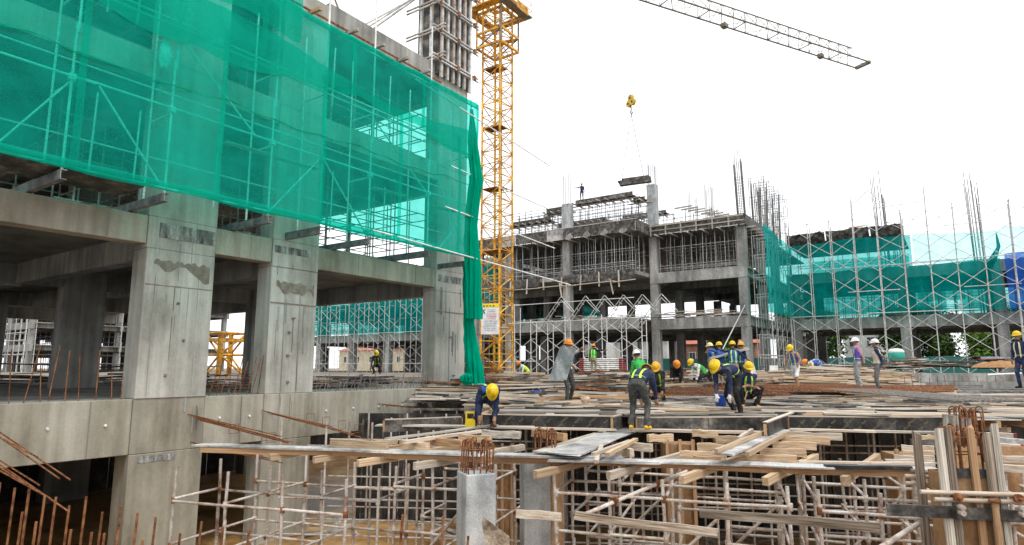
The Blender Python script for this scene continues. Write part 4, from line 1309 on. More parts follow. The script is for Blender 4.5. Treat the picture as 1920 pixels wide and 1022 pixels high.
def house(label, x0, x1, y, d, h, mat, wins, roof=None):
    t = thing('house', label, 'house', ((x0 + x1) / 2, y + d / 2, YARD))
    box('wall', (x0, y, YARD), (x1, y + d, h), mat, t)
    if roof:
        zr = h + 1.6
        ym = y + d / 2
        vv = [(x0 - .4, y - .4, h), (x1 + .4, y - .4, h), (x1 + .4, y + d + .4, h), (x0 - .4, y + d + .4, h), (x0 + .8, ym, zr), (x1 - .8, ym, zr)]
        link('roof', newmesh('roof', vv, [(0, 1, 5, 4), (1, 2, 5), (2, 3, 4, 5), (3, 0, 4), (3, 2, 1, 0)], roof), None, t)
    else:
        box('parapet', (x0 - .1, y - .1, h), (x1 + .1, y + .15, h + .35), M['plast'], t)
    nx, nz = wins
    for j in range(nz):
        for i in range(nx):
            cx = x0 + (x1 - x0) * (i + .5) / nx
            cz = YARD + (h - YARD) * (j + .55) / nz
            w = box('window', (cx - .55, y - .06, cz - .7), (cx + .55, y - .002, cz + .7), M['plast'], t)
            box('pane', (cx - .45, y - .09, cz - .6), (cx - .03, y - .062, cz + .6), M['glass'], w)
            box('pane', (cx + .03, y - .09, cz - .6), (cx + .45, y - .062, cz + .6), M['glass'], w)


house('red brick house beyond the site, behind the right end of the netted wing', 8.5, 18, 106, 9, 6.5, M['brick'], (3, 1))
house('cream yellow house beyond the brick house at the far right', 19, 30, 108, 9, 5.5, M['cream'], (3, 2))
house('plain white house between the trees behind the netted wing', -13.5, -9, 104, 8, 5.6, M['plast'], (2, 2))
house('pale house seen under the far wide frame by the crane\'s foot', -58, -47, 92, 9, 7.5, M['plast'], (4, 2))
house('terracotta walled house seen through the far right frame', -36, -25, 100, 8, 4.4, M['brick'], (4, 1), M['rooft'])
house('white and pink house seen through the far wide frame', -47, -38, 98, 8, 5.5, M['plast'], (3, 2), M['rooft'])
house('orange roofed house seen far off through the widest opening', -118, -84, 100, 10, 4.6, M['cream'], (8, 1), M['rooft'])
fe = thing('site_fence', 'teal sheet fence running along the far edge of the site', 'fence', (0, 88, YARD))
for i in range(40):
    x = -60 + i * 2.2
    box('sheet', (x, 88 + .02 * (i % 2), YARD), (x + 2.16, 88.04 + .02 * (i % 2), 1.9 + .05 * (i % 3)), M['teal_f'], fe)
bp2 = thing('shade_partition', 'black plywood partition added deep in the basement under the near building to darken it', 'partition', (-25.6, 6, PIT))  # added black screen, darkens the view into the basement
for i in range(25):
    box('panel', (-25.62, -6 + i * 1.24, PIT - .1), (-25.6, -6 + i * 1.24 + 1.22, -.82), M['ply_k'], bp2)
# ------------------------------------------------------------------ the new deck under construction
O = at(1000, 778, z=DECK)
_e = at(1782, 784, z=DECK) - at(905, 777, z=DECK)
PHI = math.atan2(_e.y, _e.x)
A = V(math.cos(PHI), math.sin(PHI), 0)
B = V(-math.sin(PHI), math.cos(PHI), 0)


def level(t_):
    return DECK if t_ < 9.6 else DECK + .2




def DP(s_, t_, z=DECK):
    q = O + A * s_ + B * t_
    return V(q.x, q.y, z)


def pick(*k):
    return M[random.choice(k)]


def on_deck(p, s_):
    t_ = (p - O).dot(B)
    return p.y < 32.5 and p.x > FX + .5 and (s_ > -1.35 if t_ < 4.5 else True)


# plywood sheets of the deck, in bays
BAYS = [(-8.0, -2.2, 'plywood deck bay by the near building, behind the bent worker and the yellow can'),
        (-2.2, 2.6, 'plywood deck bay in the middle, under the man carrying the sheet'),
        (2.6, 7.4, 'plywood deck bay under the squatting worker'),
        (7.4, 14.5, 'plywood deck bay under the two white helmets')]
T1 = 18.0
for bi, (s0, s1, lab) in enumerate(BAYS):
    t = thing('deck_formwork', lab, 'formwork', DP((s0 + s1) / 2, 5, DECK - .1), 'bays of the slab formwork deck')
    n = 0
    for j in range(8):
        for i in range(int((s1 - s0) / 1.21) + 1):
            a0 = s0 + i * 1.21
            c_ = DP(a0 + .6, .1 + j * 2.45 + 1.22, level(j * 2.45) - .03 + rnd(-.008, .008))
            if a0 + .3 > s1 or not on_deck(c_, a0) or (0 < j < 5 and rnd(0, 1) < .05):
                continue
            rbox('plywood_sheet', c_, (1.19, 2.42, .018), PHI, M['ply_d'] if rnd(0, 1) < (.75 if bi < 3 else .5) else M['ply_g'], t)
    # boards laid over the sheets, most of them running across the picture
    tt = .12
    while tt < T1 and n < 250:
        far = tt > 8
        s_ = s0 + rnd(-.5, .3)
        while s_ < s1 - .3:
            L = rnd(1.2, 3.4)
            if rnd(0, 1) < .5:
                w = rnd(.09, .2)
                a_ = rnd(-.1, .1) if rnd(0, 1) < .75 else rnd(-.35, .35)
                p0 = DP(s_, tt + a_, level(tt) + .012 + rnd(0, .06))
                p1 = DP(min(s_ + L, s1 + .2), tt - a_, level(tt) + .012 + rnd(0, .06))
                if on_deck(p0, s_):
                    plank('board', p0, p1, w, rnd(.02, .05), pick('wood_b', 'wood_g', 'wood_g', 'wood', 'wood_b', 'ply_d') if (bi < 3 or far) else pick('wood_p', 'wood_p', 'wood_g', 'wood'), t)
                    n += 1
            s_ += L + rnd(.05, .5)
        tt += rnd(.17, .34) if tt < 8 else rnd(.3, .55)

# the deck goes on, mostly out of view, added to shade the pit
ext = thing('deck_formwork', 'plain plywood deck added beyond the low wall at the right edge to shade the pit', 'formwork', DP(18, 6, DECK), 'bays of the slab formwork deck')
for i in range(9):
    for j in range(8):
        rbox('plywood_sheet', DP(14.7 + .6 + i * 1.21, .6 + j * 2.45 + 1.22, level(j * 2.45) - .03), (1.19, 2.42, .018), PHI, M['ply_d'], ext)
# joists and shoring that carry the deck from below (mostly in its shade)
us = thing('deck_shoring', 'dark rows of shoring posts standing under the deck behind the front formwork', 'shoring', DP(2, 4, PIT))
for i in range(17):
    for j in range(4):
        p = DP(-6 + i * 1.1, .7 + j * 1.5)
        if p.x < FX + 1:
            continue
        bar('post', (p.x, p.y, PIT - .1), (p.x, p.y, DECK - .25), .026, M['shore'], us, 6)
for j in range(4):
    for z in (-1.3, -2.3, -3.1):
        bar('ledger', DP(-6, .7 + j * 1.5, z), DP(11.5, .7 + j * 1.5, z), .022, M['shore'], us, 6)
for i in range(30):
    stick('joist', DP(-1.3 + i * .56, .05, DECK - .12), DP(-1.3 + i * .56, 6.5, DECK - .12), .07, .13, M['wood_o'], us)
# black wall forms, mostly added to darken the shade under the deck
wf = thing('shade_wall_form', 'black plywood wall form, mostly added to darken the shade under the deck', 'formwork', DP(4, 4.4, PIT))
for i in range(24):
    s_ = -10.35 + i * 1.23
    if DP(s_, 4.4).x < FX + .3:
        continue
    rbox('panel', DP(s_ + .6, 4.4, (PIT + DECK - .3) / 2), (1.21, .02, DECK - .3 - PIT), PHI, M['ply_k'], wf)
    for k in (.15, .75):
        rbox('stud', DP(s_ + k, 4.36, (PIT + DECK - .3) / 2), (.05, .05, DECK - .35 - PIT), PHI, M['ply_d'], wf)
# rear retaining edge so the deck closes at the yard
box('panel', (-62, 32.7, PIT - .6), (60, 33.0, YARD - .02), M['conc_g'], rw)

# black film-faced side panels along the front of the deck
WS = bpy.data.scenes.new('workshop')          # a scratch scene, so that baking one mesh does not re-evaluate the site


def baked(o):
    with bpy.context.temp_override(scene=WS, view_layer=WS.view_layers[0]):
        dg = bpy.context.evaluated_depsgraph_get()
        dg.update()
        return bpy.data.meshes.new_from_object(o.evaluated_get(dg))


def text_mesh(body, size, mat):
    cu = bpy.data.curves.new('txt', 'FONT')
    cu.body = body
    cu.size = size
    cu.extrude = .001
    o = bpy.data.objects.new('txt', cu)
    WS.collection.objects.link(o)
    me = baked(o)
    bpy.data.objects.remove(o)
    me.materials.clear()
    me.materials.append(mat)
    return me


M['print'] = plain('film_print', (.26, .20, .10), .6)
TXT = [text_mesh(w, .085, M['print']) for w in ('PLEX', 'FILM', 'WOOD', 'TWICO')]


def side_form(label, a, b, z0, z1, printed=False, th=.02, mat='ply_k', group='side panels along the front of the deck'):
    t = thing('side_form', label, 'formwork', (a + b) / 2, group)
    d = b - a
    d.z = 0
    L = d.length
    x = d.normalized()
    n = max(1, round(L / 1.25))
    rz = math.atan2(x.y, x.x)
    for i in range(n):
        c_ = a.lerp(b, (i + .5) / n)
        c_.z = (z0 + z1) / 2
        rbox('panel', c_, (L / n - .008, th, z1 - z0), rz, M[mat], t)
    if printed:
        R_ = Matrix.Rotation(rz, 4, 'Z') @ Matrix.Rotation(math.pi / 2, 4, 'X') @ Matrix.Rotation(math.radians(38), 4, 'Z')
        k = 0
        u = .12
        while u < L - .25:
            for zz in (z0 + .02, z0 + (z1 - z0) * .5):
                p = a + x * (u + (.11 if zz > z0 + .05 else 0))
                p.z = zz
                link('printed_lettering', TXT[k % 4], Matrix.Translation(p + V(x.y, -x.x, 0) * (th / 2 + .004)) @ R_ @ S(.62, .62, 1), t)
                k += 1
            u += .3
    for i in range(n + 1):
        c_ = a.lerp(b, i / n) + V(-x.y, x.x, 0) * .05
        c_.z = (z0 + z1) / 2
        rbox('batten', c_, (.06, .05, z1 - z0 - .02), rz, M['wood_o'], t)
    top = plank('top_batten', V(a.x, a.y, z1 + .012) + V(-x.y, x.x, 0) * .05, V(b.x, b.y, z1 + .012) + V(-x.y, x.x, 0) * .05, .09, .02, M['wood_p'], t)
    return t


zb0 = -.63
pf_ = lambda x, y: at(x, y, z=DECK)
side_form('black printed side panel between the kneeling worker and the man in yellow boots', pf_(905, 777), pf_(1152, 781), zb0, DECK - .01, True)
side_form('dull dark return panel just left of the yellow boots', pf_(1152, 782), pf_(1190, 771), zb0, DECK - .01, False, mat='ply_d')
side_form('scuffed mottled side panel right of the yellow boots', pf_(1196, 783), pf_(1456, 781), zb0, DECK - .015, False, mat='ply_d')
side_form('black side panel with diagonal lettering near the right column form', pf_(1480, 782), pf_(1782, 784), zb0 + .02, DECK, True)
side_form('slanting black end panel with pale straps between the two long side panels', pf_(1440, 796), pf_(1520, 764), zb0 + .1, DECK + .02, False)
side_form('dark worn panel against the near building under the thin bars', at(722, 788, z=DECK - .1), at(866, 783, z=DECK - .1), -.68, DECK - .1, False, mat='ply_d')
side_form('black upright panel behind the rebar mat at the right edge', at(1792, 742, z=DECK + .05), at(1935, 740, z=DECK + .05), DECK - .25, DECK + .05, False)
# light timber deck strip above the printed panel
for i in range(5):
    a_ = at(1505 + 4 * i, 778 - 4.2 * i, z=DECK + .03)
    b_ = at(1776 - 2 * i, 779 - 4.2 * i, z=DECK + .03)
    tag(plank('deck_plank', a_, b_, .17, .035, M['wood'] if i < 3 else M['wood_p']), 'long clean timber plank above the lettered panel, %s from the front' % ordw[i], 'plank', 'planks above the lettered panel')

# front edge: long planks, the bearers under them, and everything that lies loose there
BOARDS = [
    # px0 py0 px1 py1 z width thick mat label
    (372, 834, 640, 842, -.72, .34, .03, 'ply_g', 'grey plank sheet at the left end of the long front walkway'),
    (618, 841, 905, 852, -.715, .36, .03, 'ply_g', 'pale plank sheet of the front walkway left of the hooked bars'),
    (930, 853, 1165, 857, -.70, .34, .03, 'ply_g', 'pale plank sheet of the front walkway right of the second stump'),
    (1030, 861, 1235, 866, -.72, .36, .03, 'ply_g', 'cement covered plank sheet between the second stump and the loose stick'),
    (1225, 864, 1425, 871, -.72, .36, .03, 'ply_g', 'cement covered plank sheet in the middle of the front walkway'),
    (1392, 869, 1560, 876, -.715, .40, .02, 'alu', 'bluish bent metal sheet lying on the front walkway'),
    (1546, 874, 1708, 877, -.70, .14, .05, 'ply_k', 'black strip of film plywood on the front walkway'),
    (1700, 879, 1757, 880, -.72, .3, .03, 'ply_g', 'short pale plank sheet beside the right column form'),
    (1496, 866, 1640, 868, -.69, .09, .03, 'wood_p', 'thin pale batten behind the black strip'),
    (1630, 868, 1750, 869, -.69, .09, .03, 'wood_p', 'thin pale batten left of the right column form'),
    # second line: walkway in front of the dark side panels
    (708, 797, 1000, 801, -.56, .24, .035, 'wood_g', 'walkway plank under the kneeling worker and yellow can'),
    (930, 801, 1155, 806, -.57, .22, .035, 'wood_p', 'walkway plank below the black printed panel'),
    (725, 823, 930, 797, -.53, .16, .03, 'wood_g', 'upper of two pale planks laid slantwise left of the hooked bars'),
    (758, 829, 905, 808, -.56, .13, .05, 'wood_p', 'lower of two pale planks laid slantwise left of the hooked bars'),
    (1182, 806, 1480, 812, -.56, .22, .045, 'wood_p', 'long plank carrying the man in yellow boots'),
    (1480, 805, 1640, 809, -.55, .16, .04, 'wood_p', 'plank below the lettered panel, left half'),
    (1600, 807, 1790, 812, -.56, .16, .04, 'wood_g', 'plank below the lettered panel, right half'),
    (1055, 852, 1190, 800, -.62, .55, .02, 'ply_g', 'wide plywood sheet sloping up to the yellow boots'),
    (1015, 848, 1150, 806, -.64, .3, .025, 'wood_g', 'weathered board left of the wide sloping sheet'),
    (1112, 852, 1182, 827, -.57, .07, .05, 'wood_p', 'left one of two loose laths on the sloping sheet'),
    (1138, 852, 1192, 824, -.57, .08, .05, 'wood', 'right one of two loose laths on the sloping sheet'),
    (1118, 866, 1128, 836, -.62, .06, .05, 'wood_p', 'short stick poking over the edge of the front walkway'),
    (1352, 852, 1468, 806, -.55, .32, .03, 'ply_g', 'narrow grey ramp panel with raised edges in the middle right'),
    (1342, 846, 1440, 808, -.5, .06, .06, 'wood', 'timber rail on the left edge of the grey ramp panel'),
    (1400, 852, 1476, 812, -.52, .06, .06, 'wood', 'timber rail on the right edge of the grey ramp panel'),
    (1385, 822, 1410, 806, -.5, .06, .05, 'wood_p', 'small lath leaning on the ramp panel'),
]
for (a0, b0, a1, b1, z, w, h, m_, lab) in BOARDS:
    p0, p1 = at(a0, b0, z=z), at(a1, b1, z=z)
    tag(plank('board', p0, p1, w, h, M[m_]), lab, 'board', 'loose boards along the front edge')
# edge bearer under the front walkway
eb = thing('edge_bearer', 'long timber bearer running under the front walkway planks', 'bearer', at(1000, 865, z=-.8))
pts = [(380, 843), (640, 850), (905, 861), (1165, 868), (1425, 880), (1600, 885), (1757, 889)]
for i in range(len(pts) - 1):
    plank('length', at(*pts[i], z=-.785), at(*pts[i + 1], z=-.785), .09, .09, M['wood_o'], eb)
# bearer ends that point at the viewer
STUBS = [(542, 853, 'wood'), (622, 858, 'wood'), (704, 864, 'wood'), (808, 869, 'wood_p'), (1030, 884, 'wood'), (1164, 886, 'wood_p'), (1297, 893, 'wood'), (1450, 896, 'wood'), (1592, 895, 'wood')]
ordx = ['first', 'second', 'third', 'fourth', 'fifth', 'sixth', 'seventh', 'eighth', 'ninth', 'tenth', 'eleventh', 'twelfth', 'thirteenth', 'fourteenth', 'fifteenth']
D2 = V(.05, 1, 0).normalized()
for i, (x, y, m_) in enumerate(STUBS):
    p = at(x, y, z=-.86) - D2 * .38
    q = p + D2 * 2.9
    tag(plank('bearer_timber', p, V(q.x, q.y, -.84), .09, .11, M[m_]), 'squared timber end jutting out below the front walkway, %s from the left' % ordx[i], 'bearer', 'bearer ends along the front walkway')
# cross timbers lying like ladder rungs between the two walkways
RUNGS = [(622, 830, 726, 836, 'wood'), (752, 833, 802, 838, 'wood'), (800, 824, 868, 833, 'wood_o'), (862, 820, 920, 824, 'wood'), (905, 812, 975, 816, 'wood_g'), (1000, 812, 1060, 820, 'wood_o'),
         (1170, 836, 1222, 840, 'wood_p'), (1158, 845, 1185, 850, 'wood_p'), (1215, 822, 1260, 820, 'wood'), (1300, 812, 1345, 815, 'wood'),
         (1342, 824, 1392, 826, 'wood'), (1308, 838, 1400, 842, 'wood'), (1275, 853, 1360, 856, 'wood'), (1300, 862, 1352, 864, 'wood_o'), (1400, 858, 1494, 862, 'wood'), (1425, 847, 1512, 850, 'wood'), (1448, 835, 1530, 837, 'wood'), (1465, 824, 1556, 827, 'wood'), (1478, 816, 1578, 819, 'wood_p'),
         (1690, 841, 1752, 844, 'wood_p'), (1692, 851, 1752, 854, 'wood'), (1708, 830, 1752, 831, 'ply_d'), (1722, 822, 1752, 823, 'wood'), (1676, 860, 1752, 863, 'wood_p'), (1660, 869, 1752, 872, 'wood_p')]
for i, (a0, b0, a1, b1, m_) in enumerate(RUNGS):
    z = -.56 - .0042 * max(0, b0 - 812)
    side = 'left of the second stump' if a0 < 1040 else 'between the sloping sheet and the ramp panel' if a0 < 1400 else 'right of the ramp panel' if a0 < 1600 else 'just left of the right column form'
    zone = [r for r in RUNGS if ('left of the second stump' if r[0] < 1040 else 'between the sloping sheet and the ramp panel' if r[0] < 1400 else 'right of the ramp panel' if r[0] < 1600 else 'just left of the right column form') == side]
    rank = sorted(zone, key=lambda r: r[1]).index(RUNGS[i])
    tag(plank('cross_timber', at(a0, b0, z=z), at(a1, b1, z=z), .09, .13, M[m_]), 'cross timber %s, %s counted from the far side' % (side, ordx[rank]), 'timber', 'cross timbers between the walkways')
R2 = [(1852, 757, 1880, 758), (1832, 766, 1900, 768), (1838, 775, 1902, 777), (1846, 783, 1894, 785), (1836, 792, 1892, 795), (1852, 803, 1892, 806), (1856, 816, 1900, 818), (1856, 826, 1920, 829), (1858, 836, 1914, 839), (1858, 846, 1908, 849), (1862, 859, 1925, 862), (1862, 876, 1925, 880)]
for i, (a0, b0, a1, b1) in enumerate(R2):
    z = -.42 - .0035 * (b0 - 757)
    p0, p1 = at(a0, b0, z=z), at(a1, b1, z=z)
    q0 = p0 + (p0 - p1) * .25
    t = thing('painted_timber', 'pale bearer right of the column form with a pinkish end, %s from the top' % ordx[i], 'timber', p0, 'pale bearers right of the column form')
    plank('beam', q0, p1, .13, .1, pick('wood_p', 'wood_p', 'ply_g'), t)
    if i % 2 == 0:
        d_ = (p1 - q0).normalized()
        stick('painted_end', p1 + d_ * .004, p1 + d_ * .05, .135, .105, M['maroon'], t)

# shoring bays standing in the pit
G0 = V(-6.0, 8.75, 0)
PH2 = math.radians(16)
A2 = V(math.cos(PH2), math.sin(PH2), 0)
B2_ = V(-math.sin(PH2), math.cos(PH2), 0)


def GP(s_, t_, z):
    q = G0 + A2 * s_ + B2_ * t_
    return V(q.x, q.y, z)


def bay(label, s0, s1, t0, t1, ns, nt_, ztop, zl, jit=.04, free=None, diag=2, skip=()):
    t = thing('shoring_scaffold', label, 'scaffold', GP((s0 + s1) / 2, (t0 + t1) / 2, PIT), 'shoring standing in the pit')
    for i in range(ns):
        for j in range(nt_):
            if (i, j) in skip:
                continue
            s_ = s0 + (s1 - s0) * i / max(1, ns - 1) + rnd(-jit, jit)
            tt = t0 + (t1 - t0) * j / max(1, nt_ - 1) + rnd(-jit, jit)
            zt = ztop if not free else ztop - rnd(0, free)
            zm = zt - rnd(.7, 1.2)
            bar('standard', GP(s_, tt, PIT - .12), GP(s_ + rnd(-.02, .02), tt, zm), .03, M['shore'], t, 8)
            bar('standard', GP(s_, tt, zm + .004), GP(s_ + rnd(-.03, .03), tt, zt), .026, M['shore'], t, 8)
            for z in zl[:2]:
                bar('cup_joint', GP(s_, tt, z - .05), GP(s_, tt, z + .05), .04, pick('rust', 'shore', 'shore'), t, 8)
    for z in zl:
        for j in range(nt_):
            tt = t0 + (t1 - t0) * j / max(1, nt_ - 1)
            for i in range(ns - 1):
                if rnd(0, 1) < .9 and (i, j) not in skip and (i + 1, j) not in skip:
                    sa, sb = s0 + (s1 - s0) * i / (ns - 1), s0 + (s1 - s0) * (i + 1) / (ns - 1)
                    bar('ledger', GP(sa, tt - .03, z + rnd(-.01, .01)), GP(sb, tt - .03, z + rnd(-.01, .01)), .023, M['shore'], t, 8)
        for i in range(ns):
            s_ = s0 + (s1 - s0) * i / max(1, ns - 1)
            for j in range(nt_ - 1):
                if rnd(0, 1) < .7 and (i, j) not in skip and (i, j + 1) not in skip:
                    ta_, tb_ = t0 + (t1 - t0) * j / (nt_ - 1), t0 + (t1 - t0) * (j + 1) / (nt_ - 1)
                    bar('transom', GP(s_, ta_, z + .03), GP(s_, tb_, z + .03), .023, M['shore'], t, 8)
    for k in range(diag):
        i = random.randrange(max(1, ns - 2))
        tt = t0 + (t1 - t0) * (k % nt_) / max(1, nt_ - 1)
        sa, sb = s0 + (s1 - s0) * i / (ns - 1), s0 + (s1 - s0) * min(ns - 1, i + 2) / (ns - 1)
        bar('diagonal', GP(sa, tt - .07, -2.9), GP(sb, tt - .07, -1.3), .024, M['shore'], t, 8)
    return t


bay('freestanding shoring frames with open tops in front of the first two columns', -5.9, -2.5, -1.0, 1.1, 4, 3, -.9, (-1.6, -2.35), free=.3, diag=0)
bay('shoring frames under the left half of the front walkway', -2.0, -.55, -.3, 2.7, 3, 4, -.92, (-1.25, -1.95, -2.75), free=.08, diag=1)
bay('dense shoring under the front walkway right of the concrete stumps', .75, 4.0, -.25, 3.0, 5, 4, -.93, (-1.2, -1.75, -2.35, -3.0), diag=3)
bay('dense shoring under the front walkway in the middle right', 4.4, 7.2, -.4, 3.0, 5, 4, -.93, (-1.2, -1.75, -2.35, -3.0), diag=3)
bay('shoring left of and behind the right column form', 7.6, 10.4, .3, 3.6, 4, 4, -.93, (-1.2, -1.75, -2.35, -3.0), diag=1)
# long slanting tube and a timber rail tied to the shoring
lt = thing('slanting_tube', 'long scaffold tube climbing slantwise through the shoring right of the stumps', 'tube', at(1090, 968, d=9.4))
bar('tube', at(1088, 968, d=9.35), at(1288, 884, d=10.3), .03, M['shore'], lt, 8)
for k in (.3, .7):
    p = at(1088, 968, d=9.35).lerp(at(1288, 884, d=10.3), k)
    bar('coupler', p - V(.03, 0, .05), p + V(.03, 0, .05), .045, M['rust'], lt, 8)
for i, (q, m_, lab) in enumerate((((1078, 966, 1345, 1000, 9.2, 8.7), 'wood_b', 'weathered timber rail lashed to the shoring low in the middle'), ((1312, 962, 1650, 990, 9.0, 8.0), 'wood_b', 'weathered timber rail lashed to the shoring low at the right'), ((968, 963, 1052, 970, 9.6, 9.4), 'wood_p', 'pale rail fixed across the second concrete stump'))):
    tag(plank('timber_rail', at(q[0], q[1], d=q[4]), at(q[2], q[3], d=q[5]), .05, .11, M[m_]), lab, 'rail', 'rails tied to the shoring')
tag(bar('scaffold_tube', at(1630, 1040, d=7.6), at(1738, 972, d=8.6), .032, M['shore'], None, 8), 'stray tube leaning up towards the right column form', 'tube')

# ------------------------------------------------------------------ concrete stumps and column forms in the pit
def hooked(t, c, rot, half, z0, z1, n, r, mat, seed=0):
    rr = random.Random(seed)
    per = []
    for i in range(n):
        a = 4 * i / n
        k = int(a)
        u = a - k
        per.append([(-1 + 2 * u, -1), (1, -1 + 2 * u), (1 - 2 * u, 1), (-1, 1 - 2 * u)][k])
    for (x, y) in per:
        p = V(x * half, y * half, 0)
        p.rotate(Matrix.Rotation(rot, 3, 'Z'))
        p = V(c[0] + p.x, c[1] + p.y, 0)
        dr = V(c[0] - p.x, c[1] - p.y, 0).normalized()
        h = z1 + rr.uniform(-.06, .03)
        q = p + V(rr.uniform(-.03, .03), rr.uniform(-.03, .03), 0)
        pts_ = [V(p.x, p.y, z0), V(q.x, q.y, h - .08)]
        for k in range(1, 6):
            a = math.pi * k / 5
            pts_.append(V(q.x, q.y, h - .08) + dr * (.055 - .055 * math.cos(a)) + UP * (.06 * math.sin(a)))
        pts_.append(pts_[-1] - UP * rr.uniform(.05, .16))
        MB().path(pts_, r, 6).build('hooked_bar', mat, t, True)
    zz = z0 + .1
    while zz < z1 - .05:
        e = half + r
        loop = [V(a * e, b * e, 0) for a, b in ((-1, -1), (1, -1), (1, 1), (-1, 1), (-1, -1))]
        for w in loop:
            w.rotate(Matrix.Rotation(rot, 3, 'Z'))
        MB().path([V(c[0] + w.x, c[1] + w.y, zz + rr.uniform(-.01, .01)) for w in loop], r * .6, 5).build('tie', mat, t)
        zz += rr.uniform(.2, .3)


k1 = at(893, 885, d=10.1)
st1 = thing('concrete_stump', 'short grey concrete column with rusty hooked bars on top, standing in the pit', 'column', V(k1.x, k1.y, PIT), 'concrete stumps in the pit')
o_ = chamfer_box('shaft', (-.235, -.235, PIT - .1), (.235, .235, k1.z), M['conc_blue'], st1, .012)
o_.matrix_basis = Matrix.Translation((k1.x, k1.y, 0)) @ Matrix.Rotation(PHI + .5, 4, 'Z')
hooked(st1, (k1.x, k1.y), PHI + .5, .19, k1.z - .02, at(893, 822, d=10.1).z, 16, .0125, M['rust'], 3)
k2 = at(1003, 852, d=11.0)
st2 = thing('concrete_stump', 'taller pale concrete column with an orange board on its side, right of the hooked stump', 'column', V(k2.x, k2.y, PIT), 'concrete stumps in the pit')
o_ = chamfer_box('shaft', (-.22, -.22, PIT - .1), (.22, .22, k2.z), M['conc_blue'], st2, .012)
o_.matrix_basis = Matrix.Translation((k2.x, k2.y, 0)) @ Matrix.Rotation(PHI + .25, 4, 'Z')
hooked(st2, (k2.x + .15, k2.y + .1), PHI, .17, k2.z - .02, at(1015, 800, d=11.2).z, 14, .0115, M['rust'], 5)
rbox('form_board', V(k2.x + .33, k2.y + .12, (PIT + k2.z) / 2 - .05), (.22, .05, k2.z - PIT - .1), PHI + .1, M['wood_o'], st2)
bp_ = at(925, 1000, d=9.2)
tag(link('broken_board', newmesh('broken_board', [V(-.16, 0, .16), V(-.13, .02, .2), V(.22, .05, -.06), V(.24, .04, -.4), V(-.08, .02, -.4), V(-.16, .03, .16), V(-.13, .05, .2), V(.22, .08, -.06), V(.24, .07, -.4), V(-.08, .05, -.4)], [(4, 3, 2, 1, 0), (5, 6, 7, 8, 9), (0, 1, 6, 5), (1, 2, 7, 6), (2, 3, 8, 7), (3, 4, 9, 8), (4, 0, 5, 9)], M['wood_b']), Matrix.Translation(V(bp_.x, bp_.y, bp_.z)) @ Matrix.Rotation(YAW, 4, 'Z')), 'broken triangular offcut leaning on the hooked stump', 'board')
# brown plywood column boxes further back in the shoring
for i, (px_, d_, top, w, lab) in enumerate(((1270, 12.4, 820, .55, 'brown plywood column box deep in the shoring, middle'), (1690, 11.6, 838, .5, 'brown plywood column box behind the shoring near the right column form'), (945, 14.5, 828, .5, 'brown plywood column box behind the two stumps'))):
    p = at(px_, top, d=d_)
    t = thing('column_box', lab, 'formwork', V(p.x, p.y, PIT), 'plywood column boxes in the pit')
    rbox('panel', V(p.x, p.y, (PIT + p.z) / 2 - .05), (w, w, p.z - PIT - .1), PHI, M['ply_b'], t)
    for k in (-1, 0, 1):
        q = V(p.x, p.y, 0) - B * (w / 2 + .03) + A * k * w * .42
        rbox('stud', V(q.x, q.y, (PIT + p.z) / 2), (.06, .05, p.z - PIT - .02), PHI, M['wood_o'], t)

# the big column form at the right
k3 = at(1803, 950, d=7.75)
f3 = thing('column_form', 'column form of tall upright planks with clamped tube walers at the lower right', 'formwork', V(k3.x, k3.y, PIT))
ztop3 = at(1803, 806, d=7.75).z
r3 = YAW - .12
X3 = V(math.cos(r3), math.sin(r3), 0)
Y3 = V(-math.sin(r3), math.cos(r3), 0)
KC = V(k3.x, k3.y, 0) + Y3 * .3 + X3 * .2
zp = at(1803, 893, d=7.75).z
for sgn in (-1, 1):
    rbox('form_panel', V(KC.x, KC.y, (PIT + zp) / 2) + Y3 * sgn * .25, (.52, .02, zp - PIT), r3, M['ply_b'], f3)
    rbox('form_panel', V(KC.x, KC.y, (PIT + zp) / 2) + X3 * sgn * .26, (.02, .5, zp - PIT), r3, M['ply_b'], f3)
rbox('panel_lip', V(KC.x, KC.y, zp + .03) - Y3 * .27, (.5, .02, .1), r3, M['ply_k'], f3)
for (u, zt, w, m_) in ((-.37, ztop3 + .0, .095, 'wood_g'), (-.26, ztop3 + .01, .085, 'wood_b'), (.035, ztop3 + .03, .075, 'wood_o'), (.235, ztop3 - .06, .09, 'wood_b'), (.34, ztop3 + .06, .08, 'wood_g')):
    p = KC + X3 * u * .86 - Y3 * .31
    stick('upright_plank', V(p.x, p.y, PIT), V(p.x, p.y, zt) - X3 * .06, w * .92, .045, M[m_], f3, 'plank%d' % random.randrange(5), Y3)
for u in (-.34, .3):
    p = KC + X3 * u + Y3 * .3
    stick('upright_plank', V(p.x, p.y, PIT), V(p.x, p.y, ztop3 - .1), .09, .05, M['wood_b'], f3, 'plank1', Y3)
hooked(f3, (KC.x, KC.y), r3, .18, zp - .6, ztop3 + .03, 14, .013, M['rust'], 8)
0 and bar('starter_tube', V(KC.x, KC.y, zp - .3) - X3 * .1, V(KC.x, KC.y, ztop3 + .28) - X3 * .12, .06, M['ply_g'], f3, 10)
for (y_, a_, b_, off) in ((930, -.66, .48, -.36), (944, -.52, .52, -.36), (919, -.5, .45, .36), (934, -.5, .5, .36)):
    z = at(1803, y_, d=7.5).z
    bar('waler_tube', V(KC.x, KC.y, z) + X3 * a_ + Y3 * off, V(KC.x, KC.y, z - .01) + X3 * b_ + Y3 * off, .026, M['wood_p'], f3, 10)
zw = at(1803, 968, d=7.45).z
plank('waler_board', V(KC.x, KC.y, zw) - X3 * 1.05 - Y3 * .36, V(KC.x, KC.y, zw - .05) + X3 * .95 - Y3 * .36, .05, .13, M['ply_d'], f3)
